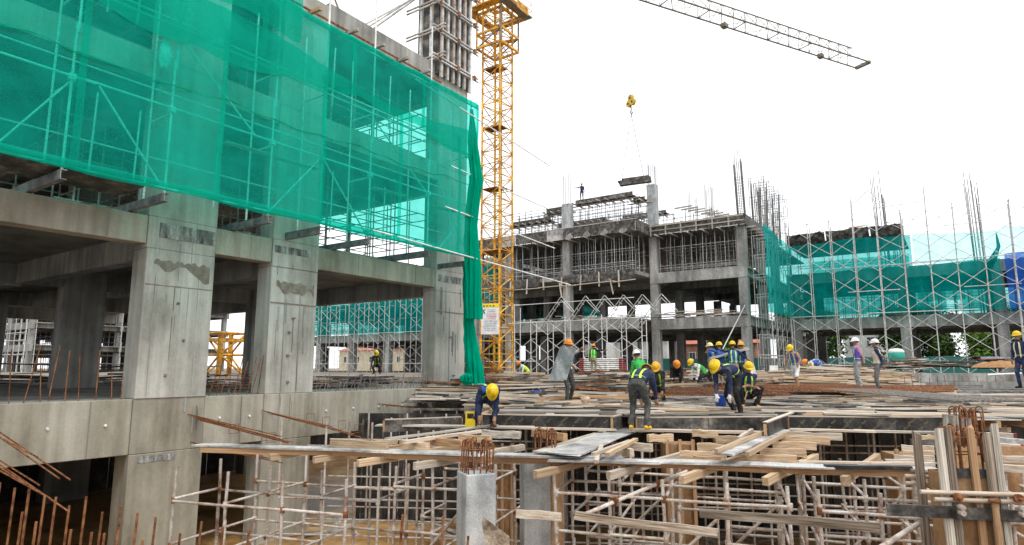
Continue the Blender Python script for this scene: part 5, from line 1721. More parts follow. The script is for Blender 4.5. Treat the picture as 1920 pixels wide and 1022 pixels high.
for u in (-.3, .34):
    z = at(1803, 940, d=7.4).z
    p = V(KC.x, KC.y, z) + X3 * u - Y3 * .42
    bar('wing_nut', p, p - Y3 * .04, .05, M['rust'], f3, 14)
    bar('tie_rod', p + Y3 * .8, p - Y3 * .1, .016, M['rust'], f3, 8)
    for k in (-.1, -.16):
        bar('coupler', p + UP * k - Y3 * .03, p + UP * (k + .001) - Y3 * .11, .032, M['shore'], f3, 10)
pz = V(KC.x, KC.y, 0) - Y3 * .45 + X3 * .08
bar('screw_prop', V(pz.x, pz.y, PIT), V(pz.x, pz.y, at(1803, 945, d=7.4).z), .034, M['wood_o'], f3, 10)
bar('prop_head', V(pz.x, pz.y, at(1803, 948, d=7.4).z), V(pz.x, pz.y, at(1803, 942, d=7.4).z), .06, M['rust'], f3, 12)
# rebar column behind it on the deck edge
p4 = at(1812, 800, d=12.2)
f4 = thing('column_bars', 'rusty hooked column bars in an open box behind the right column form', 'rebar cage', V(p4.x, p4.y, PIT))
hooked(f4, (p4.x, p4.y), PHI, .2, -2.0, at(1812, 762, d=12.2).z, 14, .0125, M['rust'], 11)
rbox('form_board', V(p4.x, p4.y, -1.2) + B * .26, (.5, .02, 2.0), PHI, M['ply_g'], f4)
rbox('form_board', V(p4.x, p4.y, -1.2) - A * .27, (.02, .5, 2.0), PHI, M['wood_g'], f4)
# earth bank and plywood behind the right edge
tag(rbox('plywood_wall', at(1905, 950, d=10.8), (2.2, .03, 1.9), PHI + .2, M['ply_b']), 'orange brown plywood sheet standing behind the right column form', 'plywood')

# starter bars at the lower left and lap bars from the beam
SB = [(0, 905), (28, 915), (55, 917), (42, 960), (84, 930), (68, 978), (105, 932), (130, 948), (133, 993), (162, 931), (192, 960), (172, 998), (196, 1000), (227, 950), (222, 990), (258, 962), (292, 970), (268, 1012), (338, 1000), (378, 978), (418, 988), (467, 993), (755, 965), (831, 968), (878, 1005)]
sb = thing('starter_bars', 'row of rusty upright starter bars in the lower left corner of the pit', 'rebar', at(150, 1100, d=8.6))
for i, (x, y) in enumerate(SB):
    d_ = 8.8 + .6 * math.sin(i * 2.1)
    p = at(x, y, d=d_)
    bar('upright_bar', V(p.x - .12, p.y - .03, PIT), p, .0165, M['rust'], sb, 6)
lb_ = thing('lap_bars', 'long rusty bars slanting down across the left edge below the beam', 'rebar', at(0, 820, x=FX + .5))
for (a0, b0, a1, b1) in ((-60, 770, 132, 900), (-60, 778, 112, 898), (-60, 788, 70, 857), (-60, 826, 74, 910), (-60, 838, 52, 910), (-60, 830, 130, 960), (-60, 850, 95, 935)):
    bar('bar', at(a0, b0, x=FX + .4), at(a1, b1, x=FX + 3.2), .013, M['rust'], lb_, 6)
heap('scrap_boards', 'sodden boards and litter lying on the brown mud between the near building and the shoring', 'litter', at(720, 985, z=PIT), 1.8, 1.1, 34, M['wood_b'], .4, 2.2, .6, .9, .12, .03, .08, mats=[M['wood_b'], M['wood_g'], M['ply_g'], M['rebar_g']], pname='scrap')
heap('scrap_boards', 'scraps lying on the mud below the middle of the front walkway', 'litter', at(1300, 1005, z=PIT), 2.6, 1.0, 30, M['wood_b'], .4, 1.8, .3, .9, .12, .03, .08, mats=[M['wood_b'], M['wood_g'], M['ply_g'], M['rebar_g']], pname='scrap')
heap('loose_boards', 'loose boards scattered over the deck between the kneeling worker and the man in yellow boots', 'boards', DP(1.2, 3.0, DECK + .03), 3.4, 2.2, 40, M['wood_b'], .6, 2.8, PHI, .16, .11, .035, .12, mats=[M['wood_b'], M['wood_g'], M['wood_p'], M['ply_k'], M['ply_d'], M['wood']])
heap('loose_boards', 'loose boards and dark strips scattered on the deck around the squatting worker', 'boards', DP(6.0, 3.8, DECK + .03), 3.0, 2.4, 42, M['wood_b'], .6, 2.8, PHI, .2, .11, .035, .12, mats=[M['wood_b'], M['wood_g'], M['wood_p'], M['ply_k'], M['ply_d'], M['rebar_g']])
heap('loose_boards', 'loose boards lying about on the deck in front of the two white helmets', 'boards', DP(10.5, 4.5, DECK + .03), 2.6, 2.2, 50, M['wood_b'], .8, 2.8, PHI, .25, .12, .035, .1, mats=[M['wood_p'], M['wood_g'], M['wood_p'], M['ply_d'], M['wood_b']])
# ------------------------------------------------------------------ people
import numpy as np


def ik(a, t, l1, l2, pole):
    d = t - a
    L = d.length
    if L > (l1 + l2) * .995:
        t = a + d.normalized() * (l1 + l2) * .995
        d = t - a
        L = d.length
    k = (l1 * l1 - l2 * l2 + L * L) / (2 * L)
    h = math.sqrt(max(0, l1 * l1 - k * k))
    n = pole - d.normalized() * pole.dot(d.normalized())
    n = n.normalized() if n.length > 1e-4 else V(1, 0, 0)
    return a + d.normalized() * k + n * h, t


def capsule(bm, a, b, ra, rb, n=10):
    d = b - a
    L = max(d.length, 1e-4)
    q = d.to_track_quat('Z', 'Y').to_matrix() if d.length > 1e-4 else Matrix.Identity(3)
    rings = []
    for k in range(4):
        th = math.pi / 2 * (1 - k / 3.0)
        rings.append((-math.sin(th) * ra, math.cos(th) * ra))
    for k in range(4):
        th = math.pi / 2 * k / 3.0
        rings.append((L + math.sin(th) * rb, math.cos(th) * rb))
    prev = None
    first = None
    for (z, r) in rings:
        if r < 1e-5:
            cur = [bm.verts.new(a + q @ V(0, 0, z))]
        else:
            cur = [bm.verts.new(a + q @ V(math.cos(6.28319 * i / n) * r, math.sin(6.28319 * i / n) * r, z)) for i in range(n)]
        if prev:
            for i in range(n):
                j = (i + 1) % n
                if len(prev) == 1:
                    bm.faces.new((prev[0], cur[j], cur[i]))
                elif len(cur) == 1:
                    bm.faces.new((prev[i], prev[j], cur[0]))
                else:
                    bm.faces.new((prev[i], prev[j], cur[j], cur[i]))
        prev = cur


def ringloft(rings, n=24):
    """rings: (centre, side axis, front axis, half width, half depth)"""
    v, f = [], []
    for (c, x, y, w, d) in rings:
        for i in range(n):
            a = 6.28319 * i / n
            ca, sa = math.cos(a), math.sin(a)
            v.append(c + x * (w * math.copysign(abs(ca) ** .8, ca)) + y * (d * math.copysign(abs(sa) ** .85, sa)))
    for k in range(len(rings) - 1):
        for i in range(n):
            j = (i + 1) % n
            f.append((k * n + i, k * n + j, (k + 1) * n + j, (k + 1) * n + i))
    return v, f


def helmet_mesh(mat):
    v, f = [], []
    n, m = 22, 7
    for k in range(m + 1):
        th = math.pi / 2 * k / m
        for i in range(n):
            a = 6.28319 * i / n
            r = math.cos(th)
            v.append((r * .113 * math.cos(a), .134 * r * math.sin(a), .125 * math.sin(th)))
    for k in range(m):
        for i in range(n):
            j = (i + 1) % n
            f.append((k * n + i, k * n + j, (k + 1) * n + j, (k + 1) * n + i))
    b = len(v)
    for rr_, z in ((1.0, 0), (1.14, -.012), (1.14, -.022), (1.0, -.014)):
        for i in range(n):
            a = 6.28319 * i / n
            pk = 1 + (.28 * max(0, math.sin(a)) ** 2 if rr_ > 1 else 0)
            v.append((.113 * rr_ * math.cos(a), .134 * rr_ * pk * math.sin(a), z - (.015 if (rr_ > 1 and math.sin(a) > .5) else 0)))
    for k in range(3):
        for i in range(n):
            j = (i + 1) % n
            f.append((b + k * n + i, b + (k + 1) * n + i, b + (k + 1) * n + j, b + k * n + j))
    # crest ridge
    for s_ in (-1, 1):
        pass
    return newmesh('helmet', v, f, mat, True)


CLOTH = {}


def cloth(name, col, rough=.9):
    if name not in CLOTH:
        CLOTH[name] = surf('cloth_' + name, [[c * .5 for c in col], col, [min(1, c * 1.15) for c in col], [min(1, c * .75 + q) for c, q in zip(col, (.085, .072, .055))]], 7, vary=.05, fine=40, fine_amt=.3, rough=rough, bump=.5)
    return CLOTH[name]


PAL = dict(navy=(.018, .028, .075), blue=(.03, .09, .32), lime=(.50, .78, .06), yellow=(.66, .40, .02), orange=(.70, .27, .03), white=(.68, .68, .66), grey=(.13, .13, .13), dgrey=(.055, .058, .055), black=(.014, .014, .016), beige=(.56, .48, .38), green=(.04, .35, .07), purple=(.10, .08, .42), pink=(.55, .25, .35), lgrey=(.32, .32, .31), khaki=(.30, .25, .18), jeans=(.14, .25, .48), brown=(.12, .07, .05), tan=(.36, .22, .14), paleyellow=(.72, .66, .36))


def person(label, pos, face, hz=.93, lean=8, feet=None, hands=None, look=0, turn=0, shirt='navy', vest='navy', strap='lime', trousers='dgrey', boots='black', helmet='yellow', sleeves=None, gloves=None, shorts=False, height=1.0, fine=True, knee_out=.15, elbow=(0.4, -1, -.2), group='construction workers'):
    c = lambda k: cloth(k, PAL[k])
    pos = Vector(pos)
    t = thing('person', label, 'person', pos, group)
    feet = feet or ((-.11, 0, 0), (.11, .04, 0))
    ln = math.radians(lean)
    X = V(1, 0, 0)
    P = V(0, 0, hz)
    l1, l2 = ln * .55, ln * 1.12
    u1 = V(0, math.sin(l1), math.cos(l1))
    f1 = V(0, math.cos(l1), -math.sin(l1))
    u2 = V(0, math.sin(l2), math.cos(l2))
    f2 = V(0, math.cos(l2), -math.sin(l2))
    W_ = P + u1 * .17
    CH = W_ + u2 * .17
    SHc = W_ + u2 * .33
    NK = W_ + u2 * .40
    lk_ = math.radians(look) + ln * .8
    hu = V(0, math.sin(lk_), math.cos(lk_))
    hf = V(0, math.cos(lk_), -math.sin(lk_))
    tr_ = math.radians(turn)
    hx = V(math.cos(tr_), math.sin(tr_), 0)
    hf = V(-math.sin(tr_) * hf.y, math.cos(tr_) * hf.y, hf.z)
    HD = NK + hu * .16 + hf * .02
    sh = [SHc + X * s_ * .17 + u2 * .0 for s_ in (-1, 1)]
    hp = [P + X * s_ * .09 - u1 * .03 for s_ in (-1, 1)]
    hands = hands or ((-.24, .05, .82), (.24, .08, .82))
    caps = []
    tors = [(P - u1 * .10, X, f1, .135, .10), (P, X, f1, .165, .115), (W_ - u1 * .03, X, (f1 + f2) / 2, .145, .105), (CH, X, f2, .168, .118), (SHc - u2 * .0, X, f2, .165, .098), (SHc + u2 * .055, X, f2, .10, .075)]
    bm = bmesh.new()
    vv, ff = ringloft(tors, 20)
    bv = [bm.verts.new(p) for p in vv]
    for q in ff:
        bm.faces.new([bv[i] for i in q])
    bm.faces.new([bv[i] for i in range(19, -1, -1)])
    bm.faces.new([bv[len(bv) - 20 + i] for i in range(20)])
    R_T, R_P, R_S, R_B, R_A, R_G = 0, 1, 2, 3, 4, 5

    def cap(a, b, ra, rb, reg):
        caps.append((a.copy(), b.copy(), ra, rb, reg))

    def draw(a, b, ra, rb, reg):
        capsule(bm, a, b, ra, rb)
        cap(a, b, ra, rb, reg)
    cap(W_, SHc, .13, .14, R_T)
    cap(W_ + X * .06, SHc + X * .1, .08, .08, R_T)
    cap(W_ - X * .06, SHc - X * .1, .08, .08, R_T)
    cap(P - X * .05, P + X * .05, .14, .14, R_P)
    draw(SHc + u2 * .02, NK + hu * .06, .062, .055, R_S)
    # head: skull, jaw, nose, ears
    draw(HD + hu * .03 - hf * .015, HD + hu * .03 + hf * .015, .088, .088, R_S)
    draw(HD - hu * .055 + hf * .028, HD - hu * .065 + hf * .045, .062, .045, R_S)
    draw(HD + hf * .09 + hu * .0, HD + hf * .112 - hu * .025, .012, .017, R_S)
    for s_ in (-1, 1):
        e = HD + hx * s_ * .088
        draw(e + hu * .02, e - hu * .02 - hf * .005, .018, .014, R_S)
    for k in (0, 1):
        s_ = -1 if k == 0 else 1
        ft = Vector(feet[k])
        ank = ft + V(0, -.02, .085)
        pole = V(s_ * knee_out, 1, .15)
        kn, ank = ik(hp[k], ank, .43, .42, pole)
        lower = R_S if shorts else R_P
        draw(hp[k], kn, .088, .062, R_P)
        draw(kn, ank, .06, .042, lower)
        toe = ank + V(s_ * .03, .15, -.045)
        toe.z = max(ft.z + .03, ank.z - .055) if ft.z < .3 else toe.z
        draw(ank + V(0, -.03, -.04), toe, .045, .036, R_B)
        draw(ank, ank + V(0, -.01, .1), .052, .05, (R_B if boots == 'black' else R_P) if not shorts else R_S)
        h = Vector(hands[k])
        ep = V(s_ * elbow[0], elbow[1], elbow[2])
        el, h = ik(sh[k], h, .285, .25, ep)
        draw(sh[k], el, .058, .045, R_A)
        draw(el, h, .043, .032, R_A if sleeves else R_S)
        fd = (h - el).normalized()
        side = fd.cross(V(0, 0, 1))
        side = side.normalized() if side.length > .05 else X.copy()
        nrm = side.cross(fd)
        g = R_G if gloves else R_S
        draw(h, h + fd * .07, .034, .036, g)
        for q, (o, L) in enumerate(((-.03, .075), (-.01, .085), (.011, .08), (.031, .062))):
            a_ = h + fd * .085 + side * o
            m_ = a_ + fd * L * .55 - nrm * .008
            draw(a_, m_, .0115, .0105, g)
            draw(m_, m_ + fd * L * .4 - nrm * L * .3, .0105, .009, g)
        a_ = h + fd * .03 - side * s_ * .035
        draw(a_, a_ + fd * .05 - side * s_ * .03, .013, .011, g)
    me = bpy.data.meshes.new('body')
    bmesh.ops.recalc_face_normals(bm, faces=bm.faces[:])
    bm.to_mesh(me)
    bm.free()
    o = bpy.data.objects.new('tmp', me)
    WS.collection.objects.link(o)
    md = o.modifiers.new('r', 'REMESH')
    md.mode = 'VOXEL'
    md.voxel_size = .0105 if fine else .017
    sm = o.modifiers.new('s', 'SMOOTH')
    sm.factor = .5
    sm.iterations = 2
    b2 = baked(o)
    bpy.data.objects.remove(o)
    n = len(b2.vertices)
    co = np.empty(n * 3)
    b2.vertices.foreach_get('co', co)
    co = co.reshape(-1, 3)
    best = np.full(n, 9e9)
    reg = np.zeros(n, int)
    for (a, b, ra, rb, rg) in caps:
        a_, b_ = np.array(a), np.array(b)
        d = b_ - a_
        L2 = max(d @ d, 1e-9)
        u = np.clip(((co - a_) @ d) / L2, 0, 1)
        dist = np.linalg.norm(co - a_ - u[:, None] * d, axis=1) - (ra + (rb - ra) * u)
        m_ = dist < best
        best[m_] = dist[m_]
        reg[m_] = rg
    # clothing hangs in folds
    nr = np.empty(n * 3)
    b2.vertices.foreach_get('normal', nr)
    nr = nr.reshape(-1, 3)
    for i in np.nonzero((reg == 0) | (reg == 1) | (reg == 4))[0]:
        p = Vector(co[i])
        co[i] += nr[i] * (.006 + .012 * noise.noise(p * 11) + .007 * noise.noise(p * 25))
    b2.vertices.foreach_set('co', co.ravel())
    b2.update()
    for m_ in (c(shirt), c(trousers), M['skin'], c(boots), c(sleeves or shirt), c(gloves) if gloves else M['skin']):
        b2.materials.append(m_)
    pi = [int(reg[p.vertices[0]]) for p in b2.polygons]
    b2.polygons.foreach_set('material_index', pi)
    b2.polygons.foreach_set('use_smooth', [True] * len(b2.polygons))
    dirv = FW * math.cos(math.radians(face)) + RT * math.sin(math.radians(face))
    R_ = Matrix.Rotation(math.atan2(dirv.y, dirv.x) - math.pi / 2, 4, 'Z')
    T_ = Matrix.Translation(pos) @ R_ @ S(height, height, height)
    link('body', b2, T_, t)
    if vest:
        rg = []
        for (a, b, wa, wb, da, db) in ((W_ - u1 * .12, W_ - u1 * .06, .178, .172, .128, .124), (W_ - u1 * .05, W_, .165, .165, .122, .122), (W_ + u2 * .06, W_ + u2 * .12, .172, .182, .126, .132), (W_ + u2 * .17, W_ + u2 * .25, .188, .185, .134, .128), (W_ + u2 * .31, W_ + u2 * .37, .172, .13, .114, .10)):
            fm = f1 if (a - W_).dot(u1) < 0 else f2
            rg += [(a, X, fm, wa, da), (b, X, fm, wb, db)]
        vv, ff = ringloft(rg, 24)
        idx = []
        for k in range(len(rg) - 1):
            for i in range(24):
                s_ = k == 1 or i in (4, 7, 16, 19)
                idx.append(1 if s_ and strap else 0)
        link('vest', newmesh('vest', vv, ff, [c(vest), c(strap or vest)], True, idx), T_, t)
    HM = Matrix((hx.cross(V(0, 0, 0)) if False else hx, hf, hu)).transposed()
    hxx = hf.cross(hu).normalized()
    HM = Matrix((hxx, hf.normalized(), hxx.cross(hf.normalized()).normalized())).transposed().to_4x4()
    if helmet:
        link('helmet', helmet_mesh(hel(helmet)), T_ @ Matrix.Translation(HD + hu * .055) @ HM, t)
        vv = []
    hair = MB()
    v2, f2_ = [], []
    for k in range(5):
        for i in range(14):
            a = math.pi * (1.05 + .9 * i / 13)
            th = -.55 + .35 * k
            v2.append((.098 * math.cos(th) * math.cos(a), .108 * math.cos(th) * math.sin(a) - .004, .03 + .1 * math.sin(th)))
    for k in range(4):
        for i in range(13):
            f2_.append((k * 14 + i, k * 14 + i + 1, (k + 1) * 14 + i + 1, (k + 1) * 14 + i))
    link('hair', newmesh('hair', v2, f2_, M['black'], True), T_ @ Matrix.Translation(HD) @ HM, t)
    for s_ in (-1, 1):
        e = Matrix.Translation(HD) @ HM @ Matrix.Translation((s_ * .034, .097, .012))
        link('eye', eye_mesh(), T_ @ e @ S(.011, .007, .006), t)
    return t


_eye = []


def eye_mesh():
    if not _eye:
        bm = bmesh.new()
        bmesh.ops.create_icosphere(bm, subdivisions=1, radius=1)
        me = bpy.data.meshes.new('eye')
        bm.to_mesh(me)
        bm.free()
        me.materials.append(M['black'])
        _eye.append(me)
    return _eye[0]


_hel = {}


def hel(k):
    if k not in _hel:
        col = dict(yellow=(.82, .55, .01), orange=(.85, .28, .02), white=(.80, .80, .79), amber=(.85, .43, .02), paleyellow=(.78, .70, .4))[k]
        _hel[k] = surf('helmet_' + k, [[q * .55 for q in col], [q * .85 for q in col], col], 9, vary=.06, rough=.55, bump=.05, fine_amt=.18, spec=.4)
    return _hel[k]


def onz(px, py, z):
    p = at(px, py, z=z)
    return V(p.x, p.y, z)


WK = -.535
# the men at the front edge
person('worker in blue kneeling over by the gathered green net, yellow helmet towards us', onz(908, 800, -.535), 165, .62, 78, ((-.16, .05, 0), (.16, -.1, 0)), ((-.12, .42, .22), (.2, .4, .25)), look=25, shirt='blue', vest='navy', trousers='navy', boots='brown', sleeves='navy', helmet='yellow', gloves='tan')
person('man bent double seen from behind, navy vest, dark trousers and bright yellow boots', onz(1197, 805, WK + .02), 28, .88, 72, ((-.13, 0, 0), (.16, .03, 0)), ((-.1, .62, .42), (.22, .62, .42)), look=10, shirt='navy', vest='navy', trousers='dgrey', boots='yellow', sleeves='navy', helmet='yellow', gloves='tan')
person('man in dark trousers carrying a big grey sheet in front of his chest', onz(1064, 757, DECK), 150, .92, 4, ((-.1, 0, 0), (.12, .18, 0)), ((-.35, .25, 1.55), (.05, .35, 1.05)), shirt='lgrey', vest='purple', trousers='dgrey', boots='brown', helmet='orange', turn=20)
person('crouching worker with amber helmet and lime straps facing the bent man', onz(1236, 758, DECK), 200, .45, 35, ((-.15, .18, 0), (.15, .1, 0)), ((-.15, .45, .35), (.15, .5, .35)), look=20, shirt='black', vest='dgrey', trousers='black', helmet='amber', sleeves='black', boots='brown')
person('worker in green shirt and white helmet just behind the bent man\'s back', at(1207, 748, d=19), -20, .62, 30, ((-.15, .1, 0), (.15, .0, 0)), ((-.2, .45, .45), (.2, .5, .45)), shirt='green', vest=None, trousers='dgrey', helmet='white', sleeves='green', look=-10)
person('worker in black bending low with an orange helmet beside the blue bucket', at(1268, 729, d=24), 190, .55, 62, ((-.14, .1, 0), (.14, .05, 0)), ((-.2, .5, .2), (.2, .5, .2)), look=10, shirt='black', vest=None, trousers='black', helmet='orange', sleeves='black')
person('crouching worker in white sleeves with a yellow helmet left of the plank carriers', at(1322, 726, d=25), 250, .5, 55, ((-.15, .12, 0), (.15, .05, 0)), ((-.15, .5, .25), (.15, .5, .25)), look=5, shirt='white', vest='green', trousers='black', helmet='yellow', sleeves='white')
person('worker bent over the blue bucket, navy clothes with lime straps and rubber boots', onz(1380, 779, DECK - .02), 232, .86, 80, ((-.17, .1, 0), (.15, -.15, 0)), ((-.2, .5, .25), (.12, .5, .3)), look=-5, shirt='navy', vest='navy', trousers='black', boots='black', helmet='yellow', sleeves='navy', gloves='white')
person('worker squatting with folded arms on his knees, yellow helmet and orange boots', onz(1402, 764, DECK), 185, .33, 22, ((-.16, .28, 0), (.17, .26, 0)), ((.12, .36, .55), (-.1, .38, .52)), shirt='navy', vest='navy', trousers='black', boots='orange', helmet='yellow', knee_out=.45, look=6)
GC = 'workers carrying the plank'
person('front left plank carrier in blue, pale helmet and dark trousers, his arm stretched back', at(1337, 727, d=26.5), 300, .93, 3, None, ((-.5, -.05, 1.15), (.15, .2, 1.5)), shirt='blue', vest='blue', trousers='black', helmet='paleyellow', group=GC)
person('plank carrier with yellow helmet under the middle of the plank, khaki trousers', at(1354, 729, d=25.5), 335, .94, 3, None, ((-.2, .2, 1.5), (.2, .15, 1.45)), shirt='blue', vest='blue', trousers='khaki', helmet='yellow', group=GC, strap=None)
person('plank carrier with broad lime belt and yellow helmet, seen from behind', at(1378, 731, d=24.6), 10, .95, 3, None, ((-.25, .15, 1.5), (.2, .2, 1.4)), shirt='navy', vest='blue', trousers='khaki', helmet='yellow', group=GC)
person('rear plank carrier half hidden at the right, amber helmet', at(1391, 728, d=25.6), 60, .93, 5, None, ((-.2, .2, 1.5), (.25, .2, 1.1)), shirt='navy', vest='blue', trousers='dgrey', helmet='amber', group=GC)
person('worker in white shorts striding with yellow helmet over the rusty bars', at(1494, 730, d=25), 230, .9, 22, ((-.14, .22, .0), (.12, -.38, .05)), ((-.3, .35, .95), (.3, .2, .85)), shirt='tan', vest='purple', strap='lime', trousers='white', boots='brown', helmet='yellow', shorts=True, look=20)
person('worker in blue vest and jeans bending to the left, orange helmet', at(1538, 717, d=30), 262, .85, 95, ((-.1, .05, 0), (.12, -.05, 0)), ((-.1, .5, .35), (.15, .5, .3)), look=-20, shirt='paleyellow', vest='blue', trousers='jeans', helmet='orange', strap='white', fine=False)
person('man with white helmet and purple vest standing with hands behind him', at(1612, 727, d=24), 285, .95, 1, None, ((-.1, -.16, .92), (.1, -.16, .95)), shirt='pink', vest='purple', trousers='lgrey', boots='brown', helmet='white')
person('man with white helmet and beige vest looking left, dark sleeves and grey trousers', at(1650, 737, d=22.3), 300, .95, 1, None, ((-.12, -.16, .95), (.12, -.16, .95)), shirt='navy', vest='beige', strap=None, trousers='grey', boots='black', helmet='white', sleeves='navy')
person('worker cut by the right edge of the picture, navy jacket with pale bands', at(1921, 728, d=21), 250, .95, 5, None, None, shirt='navy', vest='navy', strap='paleyellow', trousers='navy', helmet='yellow', sleeves='navy')
# further off
person('worker with yellow helmet crouching on the ground floor of the near building', at(707, 701, x=-24.0), 175, .45, 40, ((-.15, .15, 0), (.15, .1, 0)), ((-.3, .45, .15), (.3, .45, .15)), shirt='dgrey', vest='dgrey', trousers='dgrey', helmet='yellow', look=10, sleeves='dgrey')
person('worker with orange helmet crouching among bars by the crane\'s foot', at(990, 714, d=36), 250, .45, 50, ((-.15, .15, 0), (.15, .1, 0)), ((-.2, .5, .2), (.2, .5, .2)), shirt='white', vest='lime', trousers='dgrey', helmet='orange', fine=False)
person('worker in green vest and orange helmet stretching his arm over the tube stack', at(1113, 703, d=38), 20, .93, 8, None, ((-.25, .1, .85), (.75, .2, 1.45)), shirt='black', vest='green', trousers='khaki', helmet='orange', sleeves='black', fine=False)
pr = at(1091, 366, y=55.6)
pr.z = 17.37
person('man in dark clothes standing on the far roof, one arm raised to the bars', pr, 195, .93, 2, None, ((-.26, .05, .85), (.6, .1, 1.35)), shirt='navy', vest=None, trousers='navy', helmet='yellow', sleeves='navy', fine=False)
pr = at(1287, 414, y=58)
person('worker crouching on the far right roof with a yellow helmet', V(pr.x, pr.y, B3 - .69), 180, .6, 45, ((-.15, .1, 0), (.15, .1, 0)), ((-.2, .5, .3), (.2, .5, .3)), shirt='navy', vest='blue', trousers='navy', helmet='yellow', fine=False)

# ------------------------------------------------------------------ things on the deck
ps = thing('carried_sheet', 'large dull grey sheet carried upright by the man in dark trousers', 'sheet', at(1054, 690, d=18.4))
c4 = [at(1028, 714, d=17.3), at(1062, 713, d=17.4), at(1081, 652, d=17.75), at(1050, 650, d=17.65)]
nrm_ = (c4[1] - c4[0]).cross(c4[3] - c4[0]).normalized() * .018
M['sheetg'] = surf('grey_plastic_sheet', [(.07, .085, .085), (.13, .15, .15), (.28, .29, .29)], 3.5, (1, 1, .5), vary=0, fine=25, fine_amt=.2, rough=.5)
link('panel', newmesh('panel', c4 + [p + nrm_ for p in c4], [(0, 1, 2, 3), (7, 6, 5, 4), (0, 4, 5, 1), (1, 5, 6, 2), (2, 6, 7, 3), (3, 7, 4, 0)], M['sheetg']), None, ps)
pb_ = thing('carried_plank', 'grey plank carried on the shoulders of the worker group', 'plank', at(1365, 672, d=24))
plank('board', at(1330, 673, d=25.2), at(1402, 654, d=25.4), .28, .06, M['wood_g'], pb_)
plank('board', at(1336, 670, d=25.5), at(1400, 652, d=25.7), .2, .05, M['wood_g'], pb_)


def lathe(name, prof, mat, parent, M_, n=20):
    v, f = [], []
    for (r, z) in prof:
        for i in range(n):
            a = 6.28319 * i / n
            v.append((r * math.cos(a), r * math.sin(a), z))
    for k in range(len(prof) - 1):
        for i in range(n):
            j = (i + 1) % n
            f.append((k * n + i, k * n + j, (k + 1) * n + j, (k + 1) * n + i))
    f.append(tuple(range(n - 1, -1, -1)))
    return link(name, newmesh(name, v, f, mat, True), M_, parent)


M['blue_pl'] = plain('blue_plastic', (.02, .09, .45), .4)
M['yel_pl'] = plain('yellow_plastic', (.80, .58, .01), .4)
for (x, y, z, h, lab) in ((1352, 768, DECK, .36, 'bright blue bucket under the hands of the worker bent beside the squatting man'), (1005, 750, DECK, .28, 'dark blue bucket on the boards left of the man with the sheet'), (1252, 728, DECK + .2, .32, 'blue bucket behind the crouching worker in black')):
    p = onz(x, y, z)
    t = thing('bucket', lab, 'bucket', p, 'blue buckets')
    lathe('shell', ((.11, 0), (.15, h), (.165, h), (.165, h - .03), (.152, h - .03)), M['blue_pl'], t, Matrix.Translation(p))
    MB().path([p + V(-.16 * math.cos(k * .314), .03, h + .1 * math.sin(k * .314)) for k in range(11)], .006, 5).build('handle', M['alu'], t)
p = onz(882, 800, -.53)
jc = thing('plastic_can', 'bright yellow plastic can with square handle by the kneeling worker', 'can', p)
rbox('body', p + UP * .08, (.2, .12, .16), YAW, M['yel_pl'], jc)
for u in (-.085, .085):
    rbox('handle_post', p + RT * u + UP * .22, (.03, .1, .12), YAW, M['yel_pl'], jc)
rbox('handle', p + UP * .29, (.2, .1, .03), YAW, M['yel_pl'], jc)
p = onz(1098, 765, DECK)
cs_ = thing('cement_bag', 'open pale paper bag standing on the boards right of the man with the sheet', 'bag', p)
M['paperb'] = surf('kraft_paper', [(.50, .34, .22), (.66, .50, .36)], 6, vary=.05, fine=20)
v, f = [], []
for k in range(8):
    for i in range(18):
        a = 6.28319 * i / 18
        r = (.1 - .03 * math.sin(k * .9)) * (1 + .18 * noise.noise(V(math.cos(a) * 2, math.sin(a) * 2, k * .6)))
        v.append((p.x + r * math.cos(a), p.y + r * .7 * math.sin(a), p.z + k * .042))
for k in range(7):
    for i in range(18):
        j = (i + 1) % 18
        f.append((k * 18 + i, k * 18 + j, (k + 1) * 18 + j, (k + 1) * 18 + i))
link('paper', newmesh('paper', v, f, M['paperb'], True), None, cs_)
M['tarp'] = surf('blue_tarp', [(.03, .18, .42), (.10, .35, .62), (.3, .55, .72)], 3, vary=0, rough=.4)


def mound(name, label, cat, c, rx, ry, h, mat, seed, n=26):
    v, f = [], []
    for j in range(n + 1):
        for i in range(n + 1):
            x, y = -1 + 2 * i / n, -1 + 2 * j / n
            q = max(0, 1 - x * x - y * y)
            e = noise.noise(V(x * 2.3 + seed, y * 2.3, seed)) * .55 + noise.noise(V(x * 6 + seed, y * 6, 1)) * .25
            v.append((c[0] + x * rx * (1 + .1 * e), c[1] + y * ry, c[2] - .03 + h * (q ** .6) * (1 + e)))
    for j in range(n):
        for i in range(n):
            a = j * (n + 1) + i
            f.append((a, a + 1, a + n + 2, a + n + 1))
    return tag(link(name, newmesh(name, v, f, mat, True)), label, cat)


mound('tarpaulin', 'crumpled blue tarpaulin on the timber by the crane\'s foot', 'tarpaulin', at(965, 722, d=33), 1.1, .7, .32, M['tarp'], 2)
